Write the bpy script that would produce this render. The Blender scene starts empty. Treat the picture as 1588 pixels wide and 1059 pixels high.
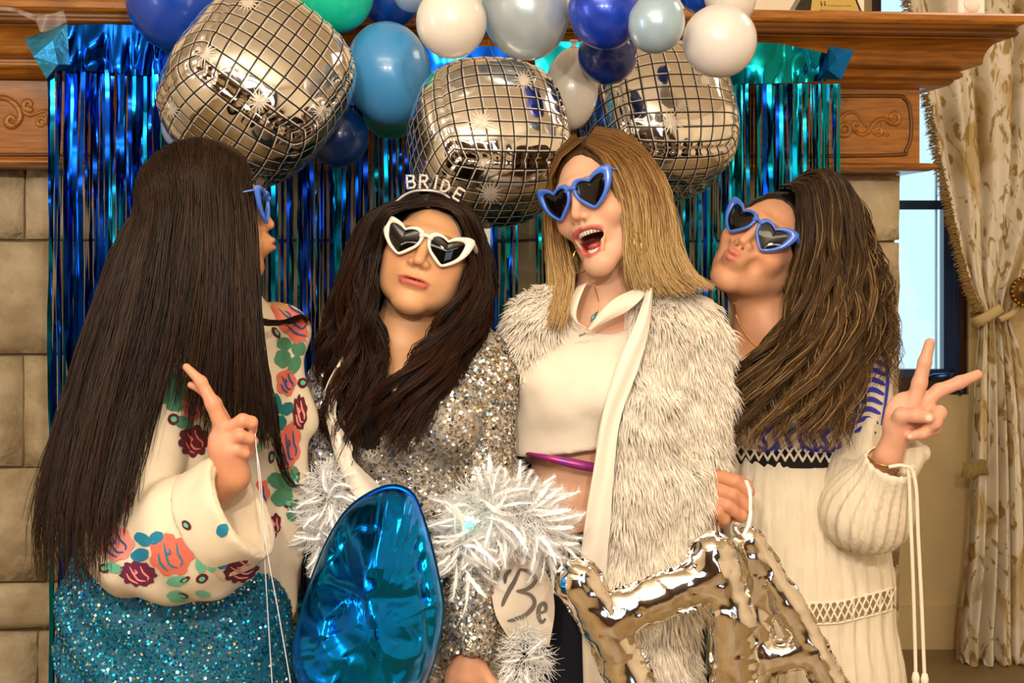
import bpy, math, random
import numpy as np
from mathutils import Vector, Matrix
from mathutils.bvhtree import BVHTree

# ------------------------------------------------------------------ camera, world, lights, exposure
C = bpy.context.scene.collection
SC = bpy.context.scene
RNG = np.random.default_rng(7)
random.seed(7)
F = 2206.0            # focal length in pixels of the 1588-wide frame
HZ = 400.0            # pixel row of the horizon
CAMY, CAMZ = -2.5, 1.45

cd = bpy.data.cameras.new('camera'); cam = bpy.data.objects.new('camera', cd); C.objects.link(cam)
cam.location = (0, CAMY, CAMZ); cam.rotation_euler = (math.pi / 2, 0, 0)
cd.sensor_width = 36.0; cd.lens = F / 1588 * 36.0
cd.shift_y = -(529.5 - HZ) / 1588.0
cd.clip_start = 0.05
SC.camera = cam

w = bpy.data.worlds.new('world'); SC.world = w; w.use_nodes = True
w.node_tree.nodes['Background'].inputs[0].default_value = (0.62, 0.88, 1.0, 1)
w.node_tree.nodes['Background'].inputs[1].default_value = 1.25

def area(name, loc, aim, size, power, color, sizey=None, shape='RECTANGLE'):
    l = bpy.data.lights.new(name, 'AREA'); l.energy = power; l.color = color
    l.shape = shape; l.size = size; l.size_y = sizey or size
    o = bpy.data.objects.new(name, l); C.objects.link(o); o.location = loc
    o.rotation_euler = (Vector(aim) - Vector(loc)).to_track_quat('-Z', 'Y').to_euler()
    return o
WARM = (1.0, 0.84, 0.68)
area('ceiling_lamp_light', (-0.5, -2.0, 2.95), (-0.5, -2.0, 0), 1.6, 20, WARM, 0.7)
area('spot_lamp_light', (-0.42, -3.1, 2.35), (0, 0.2, 1.2), 0.10, 30, (1.0, 0.86, 0.70))
area('spot_lamp_light', (0.38, -3.1, 2.35), (0, 0.2, 1.2), 0.10, 30, (1.0, 0.86, 0.70))
area('ceiling_lamp_light', (1.75, 0.9, 2.95), (1.75, 0.9, 0), 0.8, 16, WARM, 0.8)
area('daylight_left', (-2.95, -1.3, 1.75), (0, -0.2, 1.2), 1.0, 22, (0.50, 0.72, 1.0), 1.3)
area('daylight_rear', (1.3, -4.9, 1.6), (0, 0, 1.2), 1.0, 12, (0.62, 0.80, 1.0), 1.3)

area('ceiling_fill', (-0.3, -2.6, 2.25), (-0.3, -2.6, 3.2), 2.4, 78, (1.0, 0.90, 0.77), 1.6)  # added unseen light, brightens the ceiling that the foil reflects
area('foil_band_light', (-0.2, -4.85, 2.62), (-0.2, 0, 1.2), 4.6, 34, (1.0, 0.88, 0.72), 0.22)  # unseen strip added to give the foil its bright reflected band

vs = SC.view_settings
vs.view_transform = 'Standard'; vs.look = 'None'; vs.gamma = 1.0; vs.use_curve_mapping = False
vs.exposure = 0.1

# ------------------------------------------------------------------ helpers
def lin(h):
    h = h.lstrip('#'); o = []
    for i in (0, 2, 4):
        c = int(h[i:i + 2], 16) / 255.0
        o.append(c / 12.92 if c <= 0.04045 else ((c + 0.055) / 1.055) ** 2.4)
    return tuple(o)

def P(px, py, y):
    d = y - CAMY
    return np.array([(px - 794.0) / F * d, y, CAMZ - (py - HZ) / F * d])
def PP(lst, base=0.0):
    return np.array([P(a, b, base + c) for a, b, c in lst])
def RP(r, y):
    return r / F * (y - CAMY)

# ---- noise
_T = np.random.default_rng(3).random((32, 32, 32)).astype(np.float32) * 2 - 1
def noise3(p):
    p = np.asarray(p, np.float32); i = np.floor(p).astype(np.int32); f = p - i
    f = f * f * (3 - 2 * f); r = 0
    for dx in (0, 1):
        wx = f[..., 0] if dx else 1 - f[..., 0]
        for dy in (0, 1):
            wy = f[..., 1] if dy else 1 - f[..., 1]
            for dz in (0, 1):
                wz = f[..., 2] if dz else 1 - f[..., 2]
                r = r + wx * wy * wz * _T[(i[..., 0] + dx) & 31, (i[..., 1] + dy) & 31, (i[..., 2] + dz) & 31]
    return r

# ---- meshes (verts always given in world coordinates)
ROOT = {}          # object name -> world offset of its origin
def mesh_data(name, V, polys, smooth=True, col=None):
    """polys: list of (n,k) int arrays; col: (nv,3) linear colours -> attribute Col"""
    me = bpy.data.meshes.new(name)
    V = np.asarray(V, np.float32)
    me.vertices.add(len(V)); me.vertices.foreach_set('co', V.ravel())
    polys = [np.asarray(q, np.int32) for q in polys if len(q)]
    if polys:
        loops = np.concatenate([q.ravel() for q in polys])
        tot = np.concatenate([np.full(len(q), q.shape[1], np.int32) for q in polys])
        start = np.concatenate([[0], np.cumsum(tot)[:-1]]).astype(np.int32)
        me.loops.add(len(loops)); me.loops.foreach_set('vertex_index', loops)
        me.polygons.add(len(tot)); me.polygons.foreach_set('loop_start', start)
        try: me.polygons.foreach_set('loop_total', tot)
        except Exception: pass
        me.polygons.foreach_set('use_smooth', np.full(len(tot), bool(smooth)))
    if col is not None:
        a = me.color_attributes.new('Col', 'FLOAT_COLOR', 'POINT')
        cc = np.ones((len(V), 4), np.float32); cc[:, :3] = col
        a.data.foreach_set('color', cc.ravel())
    me.update(calc_edges=True); me.validate()
    return me

def off_of(o):
    return ROOT.get(o.name, np.zeros(3))
def part(name, V, polys, mat, parent=None, smooth=True, col=None, label=None, stuff=False, kind=None):
    V = np.asarray(V, np.float32)
    if parent is not None:
        o0 = off_of(parent)
    else:
        o0 = np.array([(V[:, 0].min() + V[:, 0].max()) / 2, (V[:, 1].min() + V[:, 1].max()) / 2, V[:, 2].min()])
    me = mesh_data(name, V - o0, polys, smooth, col)
    ms = mat if isinstance(mat, (list, tuple)) else [mat]
    for m in ms: me.materials.append(m)
    ob = bpy.data.objects.new(name, me); C.objects.link(ob)
    if parent is None: ob.location = o0
    else: ob.parent = parent
    ROOT[ob.name] = o0
    if label: ob['label'] = label
    if stuff: ob['kind'] = 'stuff'
    if kind: ob['kind'] = kind
    return ob
def tag(o, label, cat, group=None):
    o['label'] = label; o['category'] = cat
    if group: o['group'] = group
    return o
def thing(name, loc, label, cat, group=None):
    o = bpy.data.objects.new(name, None); C.objects.link(o); o.location = loc
    o.empty_display_size = 0.05
    ROOT[o.name] = np.array(loc, float)
    return tag(o, label, cat, group)
def structure(name, V, polys, mat, smooth=False, parent=None):
    o = part(name, V, polys, mat, parent, smooth)
    if parent is None: o['kind'] = 'structure'
    return o

class MB:
    """collects quads / tris"""
    def __init__(s): s.V = []; s.Q = []; s.T = []; s.n = 0; s.c = []
    def add(s, V, Q=None, T=None, c=None):
        V = np.asarray(V, float)
        if Q is not None and len(Q): s.Q.append(np.asarray(Q) + s.n)
        if T is not None and len(T): s.T.append(np.asarray(T) + s.n)
        s.V.append(V); s.n += len(V)
        if c is not None: s.c.append(np.broadcast_to(np.asarray(c, float), (len(V), 3)))
        return s
    def box(s, lo, hi, M=None):
        a, b = lo, hi
        V = np.array([[x, y, z] for x in (a[0], b[0]) for y in (a[1], b[1]) for z in (a[2], b[2])], float)
        if M is not None: V = M(V)
        return s.add(V, [[0, 1, 3, 2], [4, 6, 7, 5], [0, 4, 5, 1], [2, 3, 7, 6], [0, 2, 6, 4], [1, 5, 7, 3]])
    def tube(s, pts, r, n=8, cap=True, c=None, flat=1.0):
        V, Q, T = tube_geo(pts, r, n, cap, flat); return s.add(V, Q, T, c)
    def get(s):
        V = np.concatenate(s.V); pol = []
        if s.Q: pol.append(np.concatenate(s.Q))
        if s.T: pol.append(np.concatenate(s.T))
        return V, pol
    def build(s, name, mat, parent=None, smooth=True, **k):
        V, pol = s.get()
        if s.c: k['col'] = np.concatenate(s.c)
        return part(name, V, pol, mat, parent, smooth, **k)

def frames(pts):
    pts = np.asarray(pts, float)
    t = np.gradient(pts, axis=0); t /= np.linalg.norm(t, axis=1)[:, None] + 1e-12
    ref = np.array([0, 0, 1.0]) if abs(t[0][2]) < 0.9 else np.array([1.0, 0, 0])
    N = []; n = np.cross(t[0], ref); n /= np.linalg.norm(n)
    for i in range(len(pts)):
        n = n - t[i] * n.dot(t[i]); n /= np.linalg.norm(n) + 1e-12; N.append(n)
    N = np.array(N); B = np.cross(t, N)
    return t, N, B
def tube_geo(pts, r, n=8, cap=True, flat=1.0):
    pts = np.asarray(pts, float); m = len(pts)
    r = np.broadcast_to(np.asarray(r, float), (m,))
    t, N, B = frames(pts)
    a = np.linspace(0, 2 * np.pi, n, endpoint=False)
    V = pts[:, None, :] + r[:, None, None] * (np.cos(a)[None, :, None] * N[:, None, :] + flat * np.sin(a)[None, :, None] * B[:, None, :])
    V = V.reshape(-1, 3)
    i = np.arange(m - 1)[:, None] * n; j = np.arange(n)[None, :]; j2 = (j + 1) % n
    Q = np.stack([i + j, i + j2, i + n + j2, i + n + j], -1).reshape(-1, 4)
    T = None
    if cap:
        V = np.concatenate([V, pts[:1], pts[-1:]]); k = np.arange(n); k2 = (k + 1) % n
        T = np.concatenate([np.stack([np.full(n, m * n), k2, k], -1), np.stack([np.full(n, m * n + 1), (m - 1) * n + k, (m - 1) * n + k2], -1)])
    return V, Q, T
def cr(pts, n):
    """Catmull-Rom resample to n points"""
    p = np.asarray(pts, float)
    if len(p) == 2:
        t = np.linspace(0, 1, n)[:, None]; return p[0] * (1 - t) + p[1] * t
    q = np.vstack([2 * p[0] - p[1], p, 2 * p[-1] - p[-2]])
    u = np.linspace(0, len(p) - 1, n); i = np.minimum(u.astype(int), len(p) - 2); f = (u - i)[:, None]
    a, b, c, d = q[i], q[i + 1], q[i + 2], q[i + 3]
    return 0.5 * (2 * b + (c - a) * f + (2 * a - 5 * b + 4 * c - d) * f ** 2 + (3 * b - a - 3 * c + d) * f ** 3)
def crloop(pts, n):
    p = np.asarray(pts, float); m = len(p)
    u = np.linspace(0, m, n, endpoint=False); i = u.astype(int); f = (u - i)[:, None]
    a, b, c, d = p[(i - 1) % m], p[i % m], p[(i + 1) % m], p[(i + 2) % m]
    return 0.5 * (2 * b + (c - a) * f + (2 * a - 5 * b + 4 * c - d) * f ** 2 + (3 * b - a - 3 * c + d) * f ** 3)
def grid_quads(nu, nv, wrap_u=False, wrap_v=False):
    i = np.arange(nu if wrap_u else nu - 1)[:, None]; j = np.arange(nv if wrap_v else nv - 1)[None, :]
    i2 = (i + 1) % nu; j2 = (j + 1) % nv
    return np.stack([i * nv + j, i2 * nv + j, i2 * nv + j2, i * nv + j2], -1).reshape(-1, 4)

# ---- materials
def mat(name, color=(0.8, 0.8, 0.8), rough=0.5, metal=0.0, col=False, bump=0, bscale=60, vary=0, vscale=8, spec=0.5, sss=0, trans=0,
        emit=None, estr=0, sheen=0, thin=0, stretch=None, coat=0, alpha=1.0, color2=None, detail=4.0, twoside=False):
    m = bpy.data.materials.new(name); m.use_nodes = True
    nt = m.node_tree; b = nt.nodes['Principled BSDF']; N = nt.nodes.new; L = nt.links.new
    if isinstance(color, str): color = lin(color)
    if isinstance(color2, str): color2 = lin(color2)
    b.inputs['Base Color'].default_value = (*color, 1); b.inputs['Roughness'].default_value = rough
    b.inputs['Metallic'].default_value = metal; b.inputs['Specular IOR Level'].default_value = spec
    b.inputs['Coat Weight'].default_value = coat; b.inputs['Alpha'].default_value = alpha
    if coat: b.inputs['Coat Roughness'].default_value = 0.08
    if sss:
        b.inputs['Subsurface Weight'].default_value = sss; b.inputs['Subsurface Radius'].default_value = (0.010, 0.004, 0.002)
        b.inputs['Subsurface Scale'].default_value = 0.6
    if trans: b.inputs['Transmission Weight'].default_value = trans
    if sheen: b.inputs['Sheen Weight'].default_value = sheen
    if emit:
        b.inputs['Emission Color'].default_value = (*emit, 1); b.inputs['Emission Strength'].default_value = estr
    src = None
    if col:
        a = N('ShaderNodeVertexColor'); a.layer_name = 'Col'; src = a.outputs[0]
    tc = N('ShaderNodeTexCoord'); vec = tc.outputs['Object']
    if stretch:
        mp = N('ShaderNodeMapping'); mp.inputs['Scale'].default_value = stretch; L(vec, mp.inputs[0]); vec = mp.outputs[0]
    if vary:
        n = N('ShaderNodeTexNoise'); n.inputs['Scale'].default_value = vscale; n.inputs['Detail'].default_value = detail; L(vec, n.inputs['Vector'])
        mx = N('ShaderNodeMix'); mx.data_type = 'RGBA'
        rp = N('ShaderNodeMapRange'); rp.inputs[1].default_value = 0.35; rp.inputs[2].default_value = 0.65; L(n.outputs[0], rp.inputs[0])
        L(rp.outputs[0], mx.inputs[0])
        c2 = color2 if color2 else tuple(max(0, c * (1 - vary)) for c in color)
        if src is None:
            mx.inputs[6].default_value = (*color, 1); mx.inputs[7].default_value = (*c2, 1)
        else:
            ml = N('ShaderNodeMix'); ml.data_type = 'RGBA'; ml.blend_type = 'MULTIPLY'; ml.inputs[0].default_value = 1
            ml.inputs[7].default_value = (1 - vary, 1 - vary, 1 - vary, 1); L(src, ml.inputs[6]); L(src, mx.inputs[6]); L(ml.outputs[2], mx.inputs[7])
        src = mx.outputs[2]
    if src is not None: L(src, b.inputs['Base Color'])
    if bump:
        n = N('ShaderNodeTexNoise'); n.inputs['Scale'].default_value = bscale; n.inputs['Detail'].default_value = 5; L(vec, n.inputs['Vector'])
        bp = N('ShaderNodeBump'); bp.inputs['Strength'].default_value = bump; bp.inputs['Distance'].default_value = 0.01
        L(n.outputs[0], bp.inputs['Height']); L(bp.outputs[0], b.inputs['Normal'])
    if thin:
        tr = N('ShaderNodeBsdfTranslucent'); mx2 = N('ShaderNodeMixShader'); mx2.inputs[0].default_value = thin; out = nt.nodes['Material Output']
        tr.inputs[0].default_value = (*color, 1)
        if src is not None: L(src, tr.inputs[0])
        L(b.outputs[0], mx2.inputs[1]); L(tr.outputs[0], mx2.inputs[2]); L(mx2.outputs[0], out.inputs[0])
    return m

# ------------------------------------------------------------------ SDF engine
BIG = 1e3
class SDF:
    def __init__(s): s.ops = []
    def _add(s, fn, lo, hi, k, mode): s.ops.append((fn, np.asarray(lo, float), np.asarray(hi, float), k, mode)); return s
    def rc(s, a, b, ra, rb, k=0.01, mode=0, sy=1.0):
        a = np.asarray(a, float); b = np.asarray(b, float)
        y0 = (a[1] + b[1]) / 2
        def fn(p):
            A, B = a.copy(), b.copy()
            if sy != 1.0:
                p = p.copy(); p[..., 1] = (p[..., 1] - y0) / sy + y0
                A[1] = (A[1] - y0) / sy + y0; B[1] = (B[1] - y0) / sy + y0
            ba = B - A; pa = p - A
            h = np.clip((pa @ ba) / max(ba @ ba, 1e-12), 0, 1)
            d = np.linalg.norm(pa - h[..., None] * ba, axis=-1) - (ra + (rb - ra) * h)
            return d * min(1, sy)
        R = max(ra, rb)
        return s._add(fn, np.minimum(a, b) - R, np.maximum(a, b) + R, k, mode)
    def ell(s, c, r, M=None, k=0.01, mode=0):
        c = np.asarray(c, float); r = np.asarray(r, float)
        def fn(p):
            q = p - c
            if M is not None: q = q @ M
            q = q / r
            k0 = np.linalg.norm(q, axis=-1); k1 = np.linalg.norm(q / r, axis=-1)
            return np.where(k1 > 1e-9, k0 * (k0 - 1) / np.maximum(k1, 1e-9), -r.min())
        R = r if M is None else np.full(3, r.max())
        return s._add(fn, c - R, c + R, k, mode)
    def fn(s, f, lo, hi, k=0.01, mode=0): return s._add(f, lo, hi, k, mode)
    def chain(s, pts, rs, k=0.004, mode=0, sy=1.0):
        for i in range(len(pts) - 1): s.rc(pts[i], pts[i + 1], rs[i], rs[i + 1], k, mode, sy)
        return s
    def bounds(s):
        lo = np.min([o[1] for o in s.ops if o[4] == 0], 0); hi = np.max([o[2] for o in s.ops if o[4] == 0], 0); return lo, hi
    def comb(s, acc, d, k, mode):
        if mode == 0:      # union
            h = np.maximum(k - np.abs(acc - d), 0) / k; return np.minimum(acc, d) - h * h * k * 0.25
        if mode == 1: d = -d   # subtract
        h = np.maximum(k - np.abs(acc - d), 0) / k; return np.maximum(acc, d) + h * h * k * 0.25
    def eval_blocks(s, pts, cen, rad, margin):
        acc = np.full(pts.shape[:-1], BIG, np.float32)
        for fn, lo, hi, k, mode in s.ops:
            e = rad + margin + k
            m = np.all((cen > lo - e) & (cen < hi + e), axis=1)
            if not m.any(): continue
            d = fn(pts[m]).astype(np.float32)
            acc[m] = s.comb(acc[m], d, k, mode)
        return acc
    def __call__(s, p):
        p = np.asarray(p, float); sh = p.shape[:-1]; q = p.reshape(-1, 1, 3)
        return s.eval_blocks(q, q[:, 0], 0, 0.05).reshape(sh)

def surf(sdf, h, disp=None, fine=None, coarse=None, pad=0.02):
    """surface-net mesh of an SDF on a sparse grid; fine: list of (centre, radius) kept, the rest clustered to `coarse`"""
    lo, hi = sdf.bounds(); lo = lo - pad; hi = hi + pad
    B = 8
    nb = np.ceil((hi - lo) / (h * B)).astype(int) + 1
    gi = np.stack(np.meshgrid(*[np.arange(n) for n in nb], indexing='ij'), -1).reshape(-1, 3)
    cen = lo + (gi + 0.5) * B * h; rad = B * h * 0.5
    d = sdf.eval_blocks(cen[:, None, :], cen, rad, rad)[:, 0]
    keep = np.abs(d) < rad * 2.6 + (0.02 if disp is not None else 0)
    # also blocks whose ellipsoid estimate is loose
    gi = gi[keep]; cen = cen[keep]
    l = np.arange(B); loc = np.stack(np.meshgrid(l, l, l, indexing='ij'), -1).reshape(-1, 3)
    N = nb * B + 1
    idx = gi[:, None, :] * B + loc[None]
    D = np.full(int(N[0]) * int(N[1]) * int(N[2]), BIG, np.float32)
    lid = (idx[..., 0] * N[1] + idx[..., 1]) * N[2] + idx[..., 2]
    CH = 1500
    for i in range(0, len(gi), CH):
        pt = (lo + idx[i:i + CH] * h).astype(np.float32)
        v = sdf.eval_blocks(pt, cen[i:i + CH], rad, rad)
        if disp is not None: v = v + disp(pt)
        D[lid[i:i + CH].ravel()] = v.ravel()
    lid = np.unique(lid.ravel())
    st = np.array([N[1] * N[2], N[2], 1])
    co = [(0, 0, 0), (1, 0, 0), (0, 1, 0), (1, 1, 0), (0, 0, 1), (1, 0, 1), (0, 1, 1), (1, 1, 1)]
    offs = np.array([np.dot(c, st) for c in co])
    lid = lid[lid + offs.max() < len(D)]
    cv = D[lid[:, None] + offs[None]]
    bad = (cv >= BIG * 0.9).any(1) & (cv < 0).any(1)
    cv2 = cv < 0
    act = cv2.any(1) & ~cv2.all(1) & ~(np.abs(cv) > BIG * 0.9).any(1)
    cells = lid[act]; cv = cv[act].astype(np.float64)
    E = [(0, 1), (2, 3), (4, 5), (6, 7), (0, 2), (1, 3), (4, 6), (5, 7), (0, 4), (1, 5), (2, 6), (3, 7)]
    acc = np.zeros((len(cells), 3)); cnt = np.zeros(len(cells)); coa = np.array(co, float)
    for a, b in E:
        da, db = cv[:, a], cv[:, b]; x = (da < 0) != (db < 0)
        t = np.where(x, da / np.where(x, da - db, 1), 0)
        acc += np.where(x[:, None], coa[a] + t[:, None] * (coa[b] - coa[a]), 0); cnt += x
    base = np.stack([cells // st[0], (cells // st[1]) % N[1], cells % N[2]], -1)
    V = lo + (base + acc / cnt[:, None]) * h
    quads = []
    for ax in range(3):
        b1, b2 = [(st[1], st[2]), (st[2], st[0]), (st[0], st[1])][ax]
        c1 = cells; s0 = D[c1] < 0; s1 = D[c1 + st[ax]] < 0
        x = s0 != s1; c1 = c1[x]; s0 = s0[x]
        q = np.stack([c1, c1 - b1, c1 - b1 - b2, c1 - b2], -1)
        p = np.searchsorted(cells, q); p = np.minimum(p, len(cells) - 1)
        ok = (cells[p] == q).all(1); p = p[ok]; s0 = s0[ok]
        p[~s0] = p[~s0][:, ::-1]
        quads.append(p)
    Q = np.concatenate(quads)
    if coarse:
        fz = np.zeros(len(V), bool)
        for c, r in (fine or []): fz |= ((V - c) ** 2).sum(1) < r * r
        key = np.floor(V / coarse).astype(np.int64); kid = (key[:, 0] * 73856093) ^ (key[:, 1] * 19349663) ^ (key[:, 2] * 83492791)
        kid = np.where(fz, -np.arange(len(V)) - 1 - (1 << 60), kid)
        u, inv = np.unique(kid, return_inverse=True)
        V2 = np.zeros((len(u), 3)); n = np.bincount(inv, minlength=len(u))
        for k in range(3): V2[:, k] = np.bincount(inv, V[:, k], minlength=len(u)) / n
        Q = inv[Q]; V = V2
        a, b, c, d2 = Q.T
        t1 = np.stack([a, b, c], -1); t2 = np.stack([a, c, d2], -1)
        full = (a != b) & (b != c) & (c != d2) & (d2 != a) & (a != c) & (b != d2)
        T = np.concatenate([t1[~full], t2[~full]])
        T = T[(T[:, 0] != T[:, 1]) & (T[:, 1] != T[:, 2]) & (T[:, 0] != T[:, 2])]
        if len(T): T = T[np.unique(np.sort(T, 1), axis=0, return_index=True)[1]]
        return V, [Q[full], T]
    return V, [Q]
def vnormals(V, pol):
    N = np.zeros_like(V)
    for q in pol:
        if not len(q): continue
        n = np.cross(V[q[:, 2]] - V[q[:, 0]], V[q[:, -1]] - V[q[:, 1]]) if q.shape[1] == 4 else np.cross(V[q[:, 1]] - V[q[:, 0]], V[q[:, 2]] - V[q[:, 0]])
        for k in range(q.shape[1]):
            for c in range(3): N[:, c] += np.bincount(q[:, k], n[:, c], minlength=len(V))
    return N / (np.linalg.norm(N, axis=1)[:, None] + 1e-12)
def bvh_of(V, pol):
    return BVHTree.FromPolygons([tuple(v) for v in V], [tuple(int(i) for i in f) for q in pol for f in q])
def tris_of(pol):
    o = []
    for q in pol:
        if len(q) == 0: continue
        o.append(q[:, :3])
        if q.shape[1] == 4: o.append(q[:, [0, 2, 3]])
    return np.concatenate(o)
def scatter(V, pol, n, rng, keep=None):
    T = tris_of(pol); a, b, c = V[T[:, 0]], V[T[:, 1]], V[T[:, 2]]
    N = vnormals(V, pol)
    ar = np.linalg.norm(np.cross(b - a, c - a), axis=1)
    if keep is not None: ar = ar * keep((a + b + c) / 3, N[T].mean(1))
    i = rng.choice(len(T), n, p=ar / ar.sum())
    u = rng.random((n, 2)); f = u.sum(1) > 1; u[f] = 1 - u[f]
    w0 = 1 - u.sum(1)
    Pn = a[i] * w0[:, None] + b[i] * u[:, :1] + c[i] * u[:, 1:]
    Nn = N[T[i, 0]] * w0[:, None] + N[T[i, 1]] * u[:, :1] + N[T[i, 2]] * u[:, 1:]
    return Pn, Nn / (np.linalg.norm(Nn, axis=1)[:, None] + 1e-9)

# ---- strands (tapering three-sided tubes)
def strands_geo(S, r0, taper=0.25, sides=3):
    """S: (n,K,3) polylines; r0: (n,) radius"""
    n, K, _ = S.shape
    t = np.gradient(S, axis=1); t /= np.linalg.norm(t, axis=2)[..., None] + 1e-9
    ref = np.array([0.3, -1.0, 0.2]); ref = ref / np.linalg.norm(ref)
    Nn = np.cross(t, ref); Nn /= np.linalg.norm(Nn, axis=2)[..., None] + 1e-9; Bn = np.cross(t, Nn)
    prof = np.ones(K); u = np.linspace(0, 1, K); prof = 1 - (1 - taper) * np.clip((u - 0.4) / 0.6, 0, 1) ** 1.5
    a = np.arange(sides) * 2 * np.pi / sides
    V = S[:, :, None, :] + (r0[:, None] * prof[None])[..., None, None] * (np.cos(a)[None, None, :, None] * Nn[:, :, None] + np.sin(a)[None, None, :, None] * Bn[:, :, None])
    V = V.reshape(-1, 3)
    b = (np.arange(n) * K * sides)[:, None, None]; i = (np.arange(K - 1) * sides)[None, :, None]; j = np.arange(sides)[None, None, :]; j2 = (j + 1) % sides
    Q = np.stack(np.broadcast_arrays(b + i + j, b + i + j2, b + i + sides + j2, b + i + sides + j), -1).reshape(-1, 4)
    return V, Q
def resample(p, K):
    p = np.asarray(p, float); p = cr(p, 60)
    s = np.concatenate([[0], np.cumsum(np.linalg.norm(np.diff(p, axis=0), axis=1))]); s /= s[-1]
    u = np.linspace(0, 1, K); return np.stack([np.interp(u, s, p[:, k]) for k in range(3)], -1)
# ------------------------------------------------------------------ room shell
YB = 2.8          # back wall
m_plaster = mat('plaster', '#d9c08c', 0.85, vary=0.10, vscale=3, bump=0.15, bscale=40)
m_cream = mat('cream_plaster', '#eee0c6', 0.9, vary=0.06, vscale=2)
m_floor = mat('stone_floor', '#8f7850', 0.45, vary=0.3, vscale=3, bump=0.1)
m_dwood = mat('dark_window_wood', '#3a1c10', 0.35, vary=0.3, vscale=30)
m_bwood = mat('sash_daylit_blue', '#22335c', 0.25)  # blue window light on the frame put into the colour
m_glass = bpy.data.materials.new('window_glass'); m_glass.use_nodes = True
nt = m_glass.node_tree; nt.nodes.clear()
_o = nt.nodes.new('ShaderNodeOutputMaterial'); _m = nt.nodes.new('ShaderNodeMixShader'); _t = nt.nodes.new('ShaderNodeBsdfTransparent')
_t.inputs[0].default_value = (0.95, 0.98, 1, 1)
_g = nt.nodes.new('ShaderNodeBsdfGlossy'); _g.inputs['Roughness'].default_value = 0.02; _m.inputs[0].default_value = 0.06
nt.links.new(_t.outputs[0], _m.inputs[1]); nt.links.new(_g.outputs[0], _m.inputs[2]); nt.links.new(_m.outputs[0], _o.inputs[0])

def slab(name, lo, hi, m): return structure(name, *MB().box(lo, hi).get(), m)
XL, XR, YF, HC = -3.0, 2.7, -5.0, 3.0
slab('floor', (XL, YF, -0.1), (XR, YB + 0.2, 0), m_floor)
slab('ceiling', (XL, YF, HC), (XR, YB + 0.2, HC + 0.1), m_cream)
slab('wall_left', (XL - 0.1, YF, 0), (XL, YB + 0.2, HC), m_cream)
slab('wall_right', (XR, YF, 0), (XR + 0.1, YB + 0.2, HC), m_cream)
slab('wall_front', (XL, YF - 0.1, 0), (XR, YF, HC), mat('dark_panelling', '#4a2f1a', .5, vary=.3, vscale=4))
# back wall with the window hole
wx0, wx1 = P(1352, 0, YB)[0], P(1502, 0, YB)[0]
wz0 = P(0, 612, YB)[2]; wz1 = 2.75
b = MB(); y0, y1 = YB, YB + 0.2
b.box((XL, y0, 0), (wx0, y1, HC)); b.box((wx1, y0, 0), (XR, y1, HC)); b.box((wx0, y0, 0), (wx1, y1, wz0)); b.box((wx0, y0, wz1), (wx1, y1, HC))
b.build('wall_back', m_plaster, None, False)['kind'] = 'structure'
slab('baseboard_back', (P(1395, 0, YB)[0] - 0.6, YB - 0.03, 0), (XR, YB, P(0, 938, YB)[2]), m_plaster)
# window
win = thing('window_1', ((wx0 + wx1) / 2, YB + 0.08, wz0), 'tall window with dark wooden frame beside the fireplace', 'window')
del win['category']; win['kind'] = 'structure'
ya, yb = YB + 0.02, YB + 0.10
px = lambda a: P(a, 0, YB + 0.05)[0]
pz = lambda a: P(0, a, YB + 0.05)[2]
b = MB(); b.box((px(1484), ya, wz0), (wx1, yb, wz1)); b.box((wx0, ya, wz0), (px(1484), yb, pz(585))); b.box((wx0, ya, wz0), (wx0 + 0.04, yb, wz1)); b.box((wx0, ya, wz1 - 0.05), (wx1, yb, wz1))
b.build('outer_frame', m_dwood, win, False)
b = MB(); b.box((px(1461), ya + .01, pz(585)), (px(1476), yb - .02, wz1 - .05)); b.box((px(1477.5), ya + .004, pz(585)), (px(1484), yb - .02, wz1 - .05))
b.box((wx0 + .04, ya + .01, pz(585)), (px(1461), yb - .02, pz(572)))
b.build('sash', m_bwood, win, False)
MB().box((wx0 + .04, ya + .012, pz(325)), (px(1461), yb - .025, pz(311))).build('glazing_bar', m_bwood, win, False)
MB().box((px(1452), ya + .03, pz(572)), (px(1453.5), yb - .03, wz1 - .05)).build('glazing_bar', mat('pale_bar', '#cfeefc', .4), win, False)
MB().box((wx0 + .04, ya + .035, pz(572)), (px(1461), ya + .04, wz1 - .05)).build('pane', m_glass, win, False)
h = MB(); h.tube(PP([(1438, 586, YB), (1448, 584, YB - .03), (1470, 583, YB - .035), (1478, 577, YB - .02)]), [.008, .012, .012, .016], 8)
h.tube(PP([(1474, 596, YB - .01), (1492, 610, YB - .02)]), [.016, .012], 8)
h.build('window_handle', mat('handle_metal_daylit', '#3f5f95', 0.25, 0.9), win)  # metal tinted with the blue light from the window

# ------------------------------------------------------------------ fireplace frame (the chimney breast is turned 5 degrees)
YAW = math.radians(5.0); FY0 = 1.25
cu, su = math.cos(YAW), math.sin(YAW)
def W(q):
    """local (u along, v into the wall, z) -> world"""
    q = np.asarray(q, float); o = q.copy()
    o[..., 0] = q[..., 0] * cu - q[..., 1] * su
    o[..., 1] = FY0 + q[..., 0] * su + q[..., 1] * cu
    return o
def hit(pxx, pyy, v):
    """local (u, z) where the ray through a pixel meets the plane at depth v of the breast"""
    dx = (pxx - 794) / F; dz = -(pyy - HZ) / F
    # point: (dx*d, CAMY+d, ..) ; local v = -su*X + cu*(Y-FY0)
    d = (v - cu * (CAMY - FY0)) / (cu - su * dx)
    X, Y = dx * d, CAMY + d
    return cu * X + su * (Y - FY0), CAMZ + dz * d
def HW(pxx, pyy, v):
    u, z = hit(pxx, pyy, v); return W(np.array([u, v, z]))

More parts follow.
